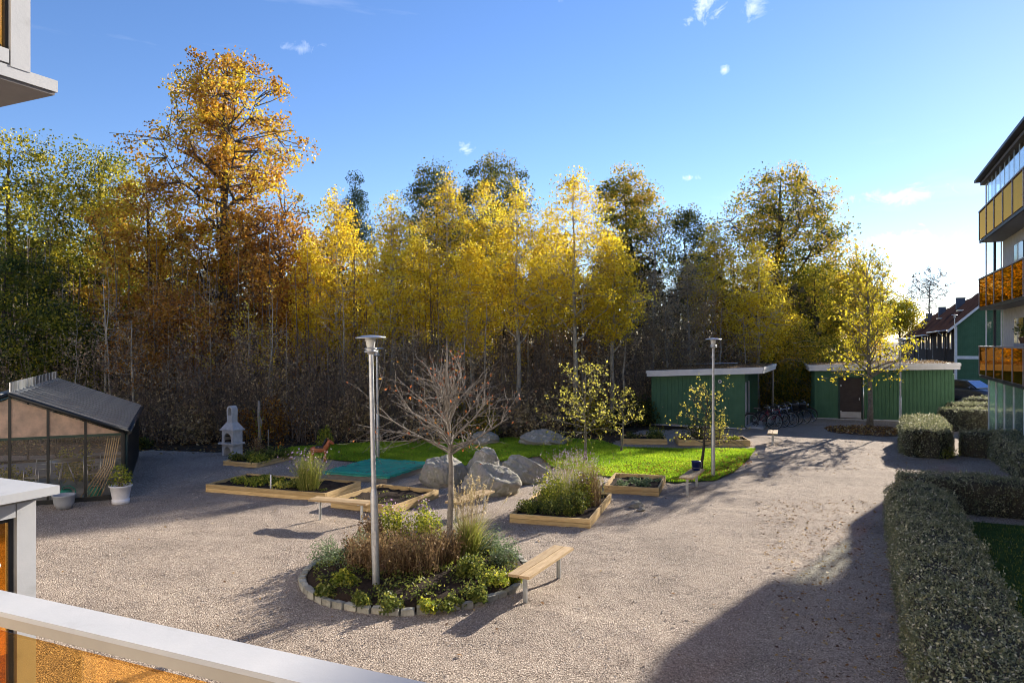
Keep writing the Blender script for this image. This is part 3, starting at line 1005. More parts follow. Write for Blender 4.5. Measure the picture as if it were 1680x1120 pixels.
def garden_chair(loc, rz, label):
    t = thing('garden_chair', label, 'chair', loc, rz, 'metal chairs in the greenhouse')
    MB().box((0, 0, 0.44), (0.42, 0.42, 0.02)).build('seat', 'zinc', t)
    for x in (-0.2, 0.2):
        MB().tube([(x, 0.22, 0), (x, 0.2, 0.44), (x, 0.26, 0.86)], 0.012, 6).build('leg', 'zinc', t)
        MB().tube([(x, -0.22, 0), (x, -0.2, 0.44), (x, -0.2, 0.62), (x, 0.2, 0.64)], 0.012, 6).build('leg', 'zinc', t)
    for z in (0.6, 0.72, 0.84):
        MB().tube([(-0.2, 0.22 + (z - .44) * .1, z), (0.2, 0.22 + (z - .44) * .1, z)], 0.011, 6).build('back_bar', 'zinc', t)


garden_chair(gpt(-0.75, 1.5, 0.025), grz + 0.3, 'grey metal garden chair inside greenhouse beside the bamboo canes')
garden_chair(gpt(-2.0, 1.3, 0.025), grz - 0.5, 'grey metal garden chair inside greenhouse at the third pane')
tb = thing('garden_table', 'grey metal garden table inside the greenhouse', 'table', gpt(-1.5, 2.1, 0.025), grz)
MB().lathe([(0, .70), (.42, .70), (.42, .72), (0, .722)], 20).build('table_top', 'zinc', tb)
for a in range(3):
    MB().tube([(0.05 * math.cos(a * 2.1), 0.05 * math.sin(a * 2.1), .7), (.3 * math.cos(a * 2.1), .3 * math.sin(a * 2.1), 0)], 0.015, 6).build('leg', 'zinc', tb)
for i in range(6):
    x = -0.08 - 0.05 * i
    o = MB().tube([gpt(x - 0.42 - 0.04 * i, 0.12 + .03 * i, 0.03), gpt(x - 0.12, 0.22 + .02 * i, 0.8), gpt(x, 0.10, 1.5)], 0.012, 6).build('bamboo_cane', 'bamboo')
    tag(o, 'thin pale bamboo cane leaning inside greenhouse against its corner', 'cane', 'bamboo canes in the greenhouse')

# ------------------------------------------------------------------ plants
def cluster(n, rad, zr, shell=0.5):
    """Points in an upright dome of radius rad and height zr."""
    a = RNG.uniform(0, 2 * math.pi, n)
    r = RNG.uniform(0, 1, n) ** 0.5
    z = RNG.uniform(0, 1, n) ** (1 / (1 + shell)) * np.sqrt(np.maximum(1 - r ** 2 * 0.85, 0.05))
    return np.column_stack([r * np.cos(a) * rad, r * np.sin(a) * rad, z * zr])


def herb(name, label, loc, rad, h, n, size, mat, cat='plant', stems='twig_brown', up=0.7, flowers=None, fn=0, fsize=0.03, group=None, ns=None, aspect=.55):
    t = thing(name, label, cat, loc, random.uniform(0, 6), group)
    kc = random.randint(5, 8)
    subs = [cluster(n // kc + 1, rad * random.uniform(.35, .6), h * random.uniform(.55, 1.0)) + np.array([*np.clip(RNG.normal(size=2) * rad * .42, -.62 * rad, .62 * rad), 0]) for _ in range(kc)]
    P = np.concatenate(subs)[:n]
    P += RNG.normal(size=P.shape) * rad * 0.05
    P[:, 2] = np.maximum(P[:, 2], 0.015)
    leaves('foliage', P, size, mat, t, up=up, aspect=aspect)
    ns = ns or max(8, int(n / 40))
    k = RNG.integers(0, n, ns)
    P0 = P[k] * np.array([0.35, 0.35, 0.0])
    sticks('stems', P0, P[k], 0.004, 0.002, stems, t)
    if flowers:
        k = np.argsort(-P[:, 2] + RNG.normal(size=n) * h * 0.15)[:fn]
        Q = P[k] + np.array([0, 0, 0.04]) + RNG.normal(size=(len(k), 3)) * 0.03
        leaves('flowers', Q, fsize, flowers, t, up=1.2, aspect=0.95, kind='stuff')
    return t


def stalks(name, label, loc, rad, h, n, mat='leaf_dry', cat='plant', width=0.012, lean=0.18, seed_heads=None, bend=0.15, group=None, leafn=0):
    t = thing(name, label, cat, loc, 0, group)
    a = RNG.uniform(0, 2 * math.pi, n); r = np.sqrt(RNG.uniform(0, 1, n)) * rad
    P = np.column_stack([r * np.cos(a), r * np.sin(a), np.zeros(n)])
    o, tip = blades('stalks', P, h, width, mat, t, lean=lean, bend=bend)
    if seed_heads:
        k = RNG.integers(0, n, n * 3)
        Q = tip[k] - np.array([0, 0, 1]) * RNG.uniform(0, 0.16, (len(k), 1)) + RNG.normal(size=(len(k), 3)) * 0.008
        leaves('seed_heads', Q, 0.03, seed_heads, t, axis=np.tile([0, 0, 1.0], (len(Q), 1)), aspect=0.35)
    if leafn:
        k = RNG.integers(0, n, leafn)
        f = RNG.uniform(0.1, 0.9, (leafn, 1))
        Q = P[k] * (1 - f) + tip[k] * f + RNG.normal(size=(leafn, 3)) * 0.03
        leaves('dry_leaves', Q, 0.05, mat, t, up=0.2)
    return t


for x_, y_, h_, lb in ((-1.15, 2.9, 1.3, 'climbing plant behind the metal table, added for green reflected in panes'), (-1.75, 3.6, 1.1, 'bushy plant deep in the greenhouse, added for green reflected in panes'), (-2.6, 2.4, .8, 'low plant left of the chairs, added for green reflected in panes')):
    herb('reflected_green_plant', lb, gpt(x_, y_, .025), .42, h_, 700, .09, 'leaf_yellowgreen', up=.3)  # added greenery in place of foliage mirrored by the glass

# ------------------------------------------------------------------ raised beds
def raised_bed(label, FL, rz, w, d, h=0.20, wood='new_wood', soilz=0.72, group='timber raised beds in the yard'):
    t = thing('raised_bed', label, 'raised bed', FL, rz, group)
    th = 0.045
    def plank(c, dx, dy, z, hh):
        m = MB().box((0, 0, 0), (dx, dy, hh))
        o = m.build('plank', wood, t)
        o.location = (c[0], c[1], z)
        o.rotation_euler = (0, 0, random.uniform(-0.003, 0.003))
        return o
    ph = h / 2
    for k in range(2):
        z = ph * (k + 0.5)
        j = 0.003 * k
        plank((w / 2, th / 2 - j), w, th, z, ph - 0.008)
        plank((w / 2, d - th / 2 + j), w, th, z, ph - 0.008)
        for xx in (th / 2 - j, w - th / 2 + j):
            o = MB().box((0, 0, 0), (d - 2 * th - 0.004, th, ph - 0.008)).build('plank', wood, t)
            o.location = (xx, d / 2, z)
            o.rotation_euler = (0, 0, R(90))
    for xx in (th + 0.035, w - th - 0.035):
        for yy in (th + 0.035, d - th - 0.035):
            MB().box((xx, yy, h * 0.5 - .01), (0.06, 0.06, h)).build('corner_post', wood, t)
    MB().box((w * 0.5, d - th - 0.02, h * 0.5 + .005), (0.09, 0.035, h)).build('cleat', wood, t)
    # soil, lumpy
    nx_, ny_ = 22, 18
    X, Y = np.meshgrid(np.linspace(th, w - th, nx_), np.linspace(th, d - th, ny_))
    Z = h * soilz + 0.02 * vnoise(X.ravel() + FL[0], Y.ravel() + FL[1], 5, 2).reshape(X.shape) + RNG.normal(size=X.shape) * 0.012
    i = np.arange(X.size).reshape(X.shape)
    Fq = np.stack([i[:-1, :-1].ravel(), i[:-1, 1:].ravel(), i[1:, 1:].ravel(), i[1:, :-1].ravel()], 1)
    np_mesh('soil', np.column_stack([X.ravel(), Y.ravel(), Z.ravel()]), Fq, 'soil', t, smooth=True)
    t['soil_height'] = h * soilz

    def at(x, y):
        c, s = math.cos(rz), math.sin(rz)
        return Vector((FL[0] + x * c - y * s, FL[1] + x * s + y * c, h * soilz - 0.02))
    return t, at


def rz_of(a, b):
    return math.atan2(b[1] - a[1], b[0] - a[0])


# large left bed
a, b = G(337.5, 807.5), G(533.8, 824)
bed1, at1 = raised_bed('long timber raised bed with leafy rows and wispy flowering plant', a, rz_of(a, b), (b - a).length, 1.65, 0.21)
for i, (x, y, r_, n_) in enumerate(((0.55, 0.85, 0.38, 420), (1.0, 1.05, 0.4, 460), (1.42, 0.95, 0.36, 380), (1.15, 0.6, .3, 260), (0.75, 1.25, .32, 300))):
    herb('strawberry_plant', 'low leafy green row plant at the left end of the long raised bed', at1(x, y), r_, 0.2, n_, 0.075, 'leaf_yellowgreen', group='leafy row plants in the long raised bed')
herb('lettuce_plant', 'bright green leafy clump beside the wispy flowering plant', at1(2.35, 0.75), 0.24, 0.3, 260, 0.10, 'leaf_herb')
herb('chard_plant', 'pale pinkish green leafy clump next to the garden stake', at1(1.95, 0.6), 0.28, 0.17, 260, 0.08, 'leaf_apple')
tp = stalks('cosmos_plant', 'tall wispy yellowing plant with lilac flowers in the long bed', at1(2.75, 0.55), 0.26, 0.95, 420, 'grass_clump', lean=0.3, width=0.008, leafn=900)
leaves('flowers', np.column_stack([RNG.normal(size=(130, 2)) * 0.27, RNG.uniform(0.55, 1.05, 130)]), 0.045, 'petal_lilac', tp, up=1, aspect=.9, kind='stuff')
herb('small_weed', 'small low weed on dark soil by the bed corner', at1(3.2, 0.5), 0.15, 0.08, 90, 0.05, 'leaf_herb')
st = MB().box((0, 0, 0.18), (0.035, 0.012, 0.36)).build('garden_stake', 'white_paint')
st.location = at1(1.75, 0.35)
tag(st, 'short pale garden stake stuck in the long raised bed', 'stake')

# second bed, in front of the boulders
b = G(645, 845.5)
rz = RZ
a = b - Vector((math.cos(rz), math.sin(rz), 0)) * 1.75
bed2, at2 = raised_bed('timber raised bed with bare soil next to the lamp post', a, rz, 1.75, 2.0, 0.21, soilz=0.55)
for x, y in ((0.4, 0.5), (0.9, 0.9), (1.3, 1.3), (1.2, 0.5), (0.5, 1.4)):
    herb('seedling', 'tiny sprouting seedling on the bare soil bed', at2(x, y), 0.2, 0.07, 60, 0.04, 'leaf_herb', group='seedlings on the bare soil bed')

# bed with the big bushy plants
a, b = G(836, 858), G(968, 868)
rz4 = rz_of(a, b)
bed4, at4 = raised_bed('timber raised bed overflowing with tall bushy wild flowers', a, rz4, (b - a).length, 2.75, 0.20)
PL4 = [(0.45, 0.55, .34, .34, 'leaf_herb', 'low leafy green herb at the front left corner of bushy bed'),
       (0.95, 0.6, .36, .50, 'leaf_herb', 'dark green leafy herb at the front middle of bushy bed'),
       (1.35, 0.75, .30, .62, 'leaf_herb', 'upright green herb beside the front right corner of bushy bed'),
       (0.55, 1.2, .36, .72, 'leaf_yellowgreen', 'yellow green bush in the left middle of bushy bed'),
       (1.15, 1.35, .38, .95, 'leaf_yellowgreen', 'tall yellow green bush in the middle of bushy bed'),
       (0.6, 1.95, .38, .95, 'leaf_yellowgreen', 'tall pale bush at the left rear of bushy bed'),
       (1.3, 2.15, .40, 1.05, 'grass_clump', 'tallest straw coloured bush at the rear of bushy bed')]
for x, y, r_, h_, m_, lb in PL4:
    herb('bushy_plant', lb, at4(x, y), r_, h_, 1100, 0.055, m_, flowers='petal_white' if h_ > .7 else None, fn=40, fsize=0.045, group='plants in the bushy bed')
stalks('wild_grass', 'thin dry stems rising over the rear of the bushy bed', at4(1.0, 1.9), 0.55, 1.05, 500, 'grass_clump', width=0.007, lean=0.2, seed_heads='petal_lilac')
stalks('orange_stems', 'orange brown dry stems at the right edge of the bushy bed', at4(1.45, 1.6), 0.25, 0.95, 260, 'leaf_dry', width=0.008, lean=0.2, leafn=200)

# small bed behind it
b = G(1081, 815)
rz = rz4
a = b - Vector((math.cos(rz), math.sin(rz), 0)) * 1.4
bed5, at5 = raised_bed('small timber raised bed beside the bench with the blue bucket', a, rz, 1.4, 1.85, 0.21, soilz=.5)
for i, (x, y) in enumerate(((0.9, 0.8), (0.6, 1.2), (1.05, 1.25), (0.5, 0.6))):
    herb('trailing_herb', 'floppy pale green trailing herb in the small raised bed', at5(x, y), 0.26, 0.2, 180, 0.07, 'leaf_silver', group='trailing herbs in the small raised bed')

# far left bed by the barbecue
a, b = G(366, 764.5), G(421, 768.5)
bed6, at6 = raised_bed('timber raised bed full of dark herbs in front of the barbecue', a, rz_of(a, b), (b - a).length, 1.75, 0.16)
for x, y, r_, h_, m_, lb in ((0.2, 0.5, .3, .35, 'leaf_herb', 'low green herb at the left end of the barbecue bed'), (0.6, 0.5, .34, .55, 'leaf_herb', 'bushy dark herb in the middle of the barbecue bed'),
                             (0.5, 1.1, .36, .8, 'leaf_dry', 'tall brown seeded plant in front of the barbecue'), (1.05, 0.35, .3, .35, 'leaf_yellowgreen', 'yellow tinged squash leaves spilling over the barbecue bed front'),
                             (1.0, 0.9, .34, .55, 'leaf_herb', 'dark leafy herb at the centre right of the barbecue bed'), (1.15, 1.4, .34, .5, 'leaf_herb', 'green herb with orange flowers at the rear of the barbecue bed')):
    herb('herb_plant', lb, at6(x, y), r_, h_, 600, 0.07, m_, flowers='petal_orange' if 'orange' in lb else None, fn=14, fsize=0.06, group='plants in the barbecue bed')

# beds by the shed
a, b = G(1020.6, 729.5), G(1094.7, 730.5)
bed7, at7 = raised_bed('low timber raised bed with dark shrubs in the shade of shed', a, rz_of(a, b), (b - a).length, 1.3, 0.22)
herb('dark_shrub', 'dark low shrub with yellow flowers against the green shed', at7(1.25, .8), .45, .55, 700, .07, 'leaf_herb', flowers='leaf_lime', fn=25, fsize=.05)
herb('dark_shrub', 'dark spreading shrub at the left end of the shaded bed', at7(.5, .7), .4, .3, 400, .07, 'leaf_darkgreen')
a, b = G(1113.5, 732), G(1231, 733.5)
bed8, at8 = raised_bed('long timber raised bed beside the path under shed wall', a, rz_of(a, b), (b - a).length, 1.25, 0.24)
herb('bed_shrub', 'dense green shrub in the left of the path side bed', at8(.7, .75), .5, .9, 900, .07, 'leaf_darkgreen')
herb('bed_herb', 'bright green low herb at the right end of the path side bed', at8(2.2, .6), .3, .22, 300, .07, 'leaf_yellowgreen')
herb('bed_bush', 'sparse yellow leaved bush behind the lamp post in the path side bed', at8(1.5, .7), .55, 1.6, 420, .085, 'leaf_apple', ns=60)

# ------------------------------------------------------------------ sandbox
FRs = G(635, 794)
rzs = math.atan2(-0.36, 0.93)
sb = thing('sandbox', 'square timber sandbox covered with a green net', 'sandbox', FRs - Vector((math.cos(rzs), math.sin(rzs), 0)) * 1.95, rzs)
sw, sd_ = 1.95, 2.35
for c, dx, dy in (((sw / 2, .03), sw, .06), ((sw / 2, sd_ - .03), sw, .06), ((.03, sd_ / 2), .06, sd_ - .125), ((sw - .03, sd_ / 2), .06, sd_ - .125)):
    MB().box((c[0], c[1], .09), (dx, dy, .18)).build('board', 'grey_wood', sb)
for c, dx, dy in (((sw / 2, .02), sw + .06, .14), ((sw / 2, sd_ - .02), sw + .06, .14), ((.02, sd_ / 2), .14, sd_ - .19), ((sw - .02, sd_ / 2), .14, sd_ - .19)):
    MB().box((c[0], c[1], .197), (dx, dy, .03)).build('seat_board', 'grey_wood', sb)
MB().box((sw / 2, sd_ / 2, .06), (sw - .14, sd_ - .14, .1)).build('sand', 'gravel', sb)
nx_, ny_ = 40, 44
X, Y = np.meshgrid(np.linspace(-.10, sw + .10, nx_), np.linspace(-.10, sd_ + .10, ny_))
e = np.minimum(np.minimum(X + .1, sw + .1 - X), np.minimum(Y + .1, sd_ + .1 - Y))
Z = 0.235 - 0.10 * np.clip((e - .15) / .5, 0, 1) + 0.008 * vnoise(X.ravel(), Y.ravel(), 4, 2).reshape(X.shape) - np.clip(.05 - e, 0, .05) * 1.6 + RNG.normal(size=X.shape) * .006
i = np.arange(X.size).reshape(X.shape)
np_mesh('net_cover', np.column_stack([X.ravel(), Y.ravel(), Z.ravel()]), np.stack([i[:-1, :-1].ravel(), i[:-1, 1:].ravel(), i[1:, 1:].ravel(), i[1:, :-1].ravel()], 1), 'green_net', sb, smooth=True)
MB().tube([(-.1, -.1, .22), (sw + .1, -.1, .22)], .012, 6).build('net_hem', 'turquoise_plastic', sb)
MB().tube([(sw + .1, -.1, .22), (sw + .1, sd_ + .1, .22)], .012, 6).build('net_hem', 'turquoise_plastic', sb)

# ------------------------------------------------------------------ benches
def bench(label, c, direction, L, leg_gap, w=0.36):
    t = thing('bench', label, 'bench', c, math.atan2(direction[1], direction[0]), 'plain two plank benches')
    for s_ in (-1, 1):
        o = MB().box((0, 0, 0), (L, w / 2 - 0.012, 0.042)).build('seat_plank', 'bench_wood', t)
        o.location = (0, s_ * (w / 4 + .002), 0.445)
    for s_ in (-1, 1):
        lg = MB()
        for y in (-0.026, 0.026):
            lg.box((s_ * leg_gap / 2, y, 0.20), (0.03, 0.012, 0.44))
        lg.box((s_ * leg_gap / 2, 0, 0.20), (0.006, 0.04, 0.42))
        lg = lg.build('leg', 'galvanised', t)
        MB().box((s_ * leg_gap / 2, 0, 0.415), (0.05, w - 0.05, 0.014)).build('bracket', 'galvanised', lg)
    return t


bench('pale two plank bench standing at the edge of round flower bed', (0.483, 11.52, 0), (0.45, 0.89), 1.72, 1.27)
bench('brown two plank bench before the bare soil bed left of lamp', (-3.72, 15.88, 0), (0.95, -0.31), 1.42, 1.03)
bench('two plank bench half hidden behind the round bed, near boulders', (-.92, 16.3, 0), (0.5, 0.87), 1.5, 1.15)
bench('weathered bench with a blue bucket on its far end', (4.7, 19.1, 0), (0.44, 0.9), 1.45, 1.13)
bench('small bench seen end on near the bicycles', (9.95, 27.9, 0), (0.36, 0.93), 1.25, 0.95)
p = Vector((4.7, 19.1, 0)) + Vector((0.44, 0.9, 0)).normalized() * 0.5
bk = thing('bucket', 'dark blue lidded bucket standing on the weathered bench', 'bucket', (p.x, p.y, 0.467))
MB().lathe([(0, 0), (.10, 0), (.115, .22), (.125, .222), (.125, .245), (.02, .252), (0, .252)], 20).build('tub', 'blue_plastic', bk)
MB().tube([(-.122, 0, .23), (-.15, -.02, .15), (-.1, -.11, .08), (0, -.13, .07), (.1, -.11, .08), (.15, -.02, .15), (.122, 0, .23)], .004, 5).build('handle', 'galvanised', bk)

# ------------------------------------------------------------------ lamp posts
def lamp(label, loc, H=4.0, lean=0.0, s=1.0):
    t = thing('lamp_post', label, 'lamp post', loc, 0, 'disc topped lamp posts')
    t.rotation_euler = (0, lean, 0)
    MB().lathe([(.058, -.05), (.058, 1.38), (.050, 1.46), (.040, 1.50)], 16).build('lower_pole', 'galvanised', t)
    MB().lathe([(.040, 1.50), (.036, H - .42), (.036, H - .30)], 14).build('upper_pole', 'galvanised', t)
    hd = MB().lathe([(.036, H - .30), (.055, H - .29), (.055, H - .265), (.105, H - .262), (.105, H - .245), (.06, H - .24), (.095, H - .215), (.095, H - .20), (.06, H - .195)], 20)
    hd = hd.build('lamp_head', 'galvanised', t)
    MB().lathe([(.058, H - .196), (.075, H - .10), (.085, H - .045), (.05, H - .045)], 20).build('lamp_glass', 'frosted_lamp', hd)
    MB().lathe([(.05, H - .045), (.20, H - .052), (.235, H - .045), (.225, H - .030), (.12, H - .008), (0, H)], 28).build('lamp_shade', 'galvanised', hd)
    MB().box((0, -.058, .75), (.05, .012, .22)).build('service_door', 'galvanised', t)
    MB().lathe([(.10, -.06), (.10, .012), (.06, .02)], 14).build('foot_collar', 'black_rubber', t)
    return t


BED_Z = 0.13
lamp('tall galvanised lamp post standing in the round flower bed', G(617, 962, BED_Z), 3.87, R(-1.3))
lamp('galvanised lamp post at the lawn edge beside the path', G(1170, 783), 4.0)
lamp('distant slim lamp post in front of the storage shed', G(1477, 706), 4.05)
lamp('lamp post on the lawn behind the sandbox', G(620, 752), 3.7, R(-.5))
lp = lamp('far lamp post at the corner of the row house', (726 / 1200 * 58 - .6, 57, 0), 6.0)

# ------------------------------------------------------------------ round flower bed
RC = Vector((-1.6, 12.35, 0))
RR = 1.86
rb = thing('round_flower_bed', 'round flower bed edged with a ring of cut stones', 'flower bed', RC)
so_ = []
prof = [(0.02, .20), (.6, .19), (1.2, .17), (1.6, .14), (1.80, .06), (1.80, -.02)]
MB().lathe(prof, 56).build('soil', 'soil', rb)
NST = 54
st_meshes = []
for k in range(5):
    m = MB()
    L_ = 2 * math.pi * RR / NST * 0.93
    j = lambda s_: random.uniform(-s_, s_)
    vs = []
    for zz_ in (-0.04, 0.085):
        for sx, sy in ((-1, -1), (1, -1), (1, 1), (-1, 1)):
            sh_ = 1 if zz_ < 0 else .93
            vs.append((sx * L_ / 2 * sh_ + j(.01), sy * .058 * sh_ + j(.01), zz_ + j(.012)))
    m.add(vs, [(3, 2, 1, 0), (0, 1, 5, 4), (1, 2, 6, 5), (2, 3, 7, 6), (3, 0, 4, 7)])
    n0 = len(m.v)
    c = Vector((j(.02), j(.015), .10))
    m.v.append(c); 
    for q_ in ((4, 5), (5, 6), (6, 7), (7, 4)):
        m.f.append([q_[0], q_[1], n0]); m.sm.append(False)
    o = m.build('stone', 'cobble', rb)
    st_meshes.append(o.data)
    bpy.data.objects.remove(o)
for k in range(NST):
    o = bpy.data.objects.new('stone', st_meshes[k % 5])
    COL.objects.link(o)
    o.parent = rb
    a = 2 * math.pi * k / NST
    o.location = ((RR + random.uniform(-.012, .012)) * math.cos(a), (RR + random.uniform(-.012, .012)) * math.sin(a), random.uniform(-.012, .012))
    o.rotation_euler = (random.uniform(-.05, .05), random.uniform(-.05, .05), a + math.pi / 2 + random.uniform(-.04, .04))


def rbp(x, y):
    r_ = math.hypot(x, y)
    z = np.interp(r_, [0, .6, 1.2, 1.6, 1.8], [.2, .19, .17, .14, .06])
    return (RC.x + x, RC.y + y, float(z) - .02)


# position by image: (px, py at soil level)
def rbpx(px, py):
    w = G(px, py, 0.15)
    return rbp(w.x - RC.x, w.y - RC.y)


RB = [  # kind, px, py, radius, height, mat, label
    ('herb', 548, 925, .36, .42, 'leaf_silver', 'silvery green lavender mound at the left edge of round bed'),
    ('herb', 585, 908, .30, .40, 'leaf_silver', 'silvery herb behind the lavender mound, left rear of round bed'),
    ('herb', 565, 955, .30, .22, 'leaf_yellowgreen', 'low yellow green cover plant left of the lamp foot'),
    ('herb', 535, 968, .26, .18, 'leaf_herb', 'low dark cover plant at the far left stone edging'),
    ('herb', 590, 982, .24, .20, 'leaf_herb', 'small green tuft at the front edge left of lamp foot'),
    ('herb', 640, 988, .26, .24, 'leaf_herb', 'rounded green leafy plant just right of the lamp foot'),
    ('herb', 692, 990, .22, .18, 'leaf_yellowgreen', 'small yellow green plant at the front centre of round bed'),
    ('herb', 735, 985, .22, .16, 'leaf_herb', 'low dark herb at the front right of round bed'),
    ('herb', 775, 975, .26, .24, 'leaf_herb', 'broad leaved green plant near the right front stones'),
    ('herb', 815, 955, .28, .28, 'leaf_yellowgreen', 'yellow green strawberry like plant right of round bed centre'),
    ('herb', 770, 945, .30, .36, 'leaf_herb', 'bright green geranium mound below the ornamental grass'),
    ('herb', 835, 925, .32, .42, 'leaf_silver', 'large silvery green mound at the right end of round bed'),
    ('herb', 795, 905, .32, .46, 'leaf_silver', 'silvery mound right of the ornamental grass'),
    ('herb', 845, 945, .22, .22, 'leaf_yellowgreen', 'low yellow plant touching the stones next to the bench'),
    ('herb', 650, 885, .34, .72, 'leaf_yellowgreen', 'tall yellowing aster with lilac flowers behind the lamp'),
    ('herb', 700, 880, .34, .78, 'leaf_yellowgreen', 'tall lilac flowering aster left of the bare tree trunk'),
    ('herb', 615, 892, .28, .55, 'leaf_dry', 'rust brown leafy perennial left of the asters'),
    ('stalk', 640, 940, .34, .60, 'leaf_dry', 'dense brown dry stalks beside the lamp pole'),
    ('stalk', 600, 930, .30, .50, 'leaf_dry', 'reddish brown dry stalks left of the lamp pole'),
    ('stalk', 690, 938, .34, .58, 'leaf_dry', 'tan dry stalks in the middle of round bed'),
    ('stalk', 725, 925, .28, .52, 'leaf_dry', 'dry brown stalks below the bare tree trunk'),
    ('grass', 768, 912, .16, .78, 'grass_clump', 'ornamental grass with tall pale plumes beside bare tree'),
]
for kd, px, py, r_, h_, m_, lb in RB:
    L_ = rbpx(px, py)
    if kd == 'herb':
        fl = 'petal_lilac' if 'lilac' in lb else None
        r_ *= .86 if h_ < .3 else 1.05
        h_ *= 1.12
        herb('perennial', lb, L_, r_, h_, 1500 if h_ > .35 else 620, 0.035 if 'silver' in lb else 0.055, m_, flowers=fl, fn=110, fsize=.035, group='plants in the round flower bed')
    elif kd == 'stalk':
        stalks('dry_stalks', lb, L_, r_ * 1.1, h_ * 1.15, 360, m_, width=.008, lean=.3, bend=.4, leafn=900, group='plants in the round flower bed')
    else:
        t = stalks('ornamental_grass', lb, L_, r_, h_, 650, m_, width=.009, lean=.42, bend=.9, group='plants in the round flower bed')
        n_ = 60
        a = RNG.uniform(0, 6.28, n_); P0 = np.column_stack([np.cos(a) * .1, np.sin(a) * .1, np.full(n_, .1)])
        P1 = P0 + np.column_stack([RNG.normal(size=n_) * .24, RNG.normal(size=n_) * .22, RNG.uniform(.8, 1.25, n_)])
        sticks('plume_stems', P0, P1, .003, .002, 'straw', t, tint=RNG.uniform(0, 1, n_))
        k = RNG.integers(0, n_, 900)
        f = RNG.uniform(.78, 1.05, (900, 1))
        leaves('plumes', P0[k] * (1 - f) + P1[k] * f + RNG.normal(size=(900, 3)) * .008, .05, 'straw', t, axis=unit(P1[k] - P0[k]), aspect=.28)
# ground-cover scatter in the bed
q = RNG.uniform(-1.75, 1.75, size=(9000, 2))
q = q[(np.hypot(q[:, 0], q[:, 1]) < 1.70) & (vnoise(q[:, 0], q[:, 1], 3.0, 2) > -.35)]
z = np.interp(np.hypot(q[:, 0], q[:, 1]), [0, .6, 1.2, 1.6, 1.8], [.2, .19, .17, .14, .06])
o = leaves('ground_cover', np.column_stack([q[:, 0] + RC.x, q[:, 1] + RC.y, z + RNG.uniform(0, .1, len(q))]), .05, 'leaf_herb', kind='stuff', up=1.2)
tag(o, 'low mixed green cover between the plants of the round bed', 'ground cover')

# ------------------------------------------------------------------ trees
def env(shape, t):
    t = np.clip(t, 0, 1)
    if shape == 'aspen':
        return np.sin(np.pi * (0.18 + 0.82 * t)) ** 0.75 * np.where(t > .75, 1.0, 1.0)
    if shape == 'cone':
        return (1 - t) ** 0.8 + 0.05
    if shape == 'vase':
        return np.sqrt(np.maximum(1 - (2 * t ** 1.4 - 1) ** 2, 0.0)) 
    return np.sqrt(np.maximum(1 - (2 * t - 0.95) ** 2 / 1.05, 0.0))


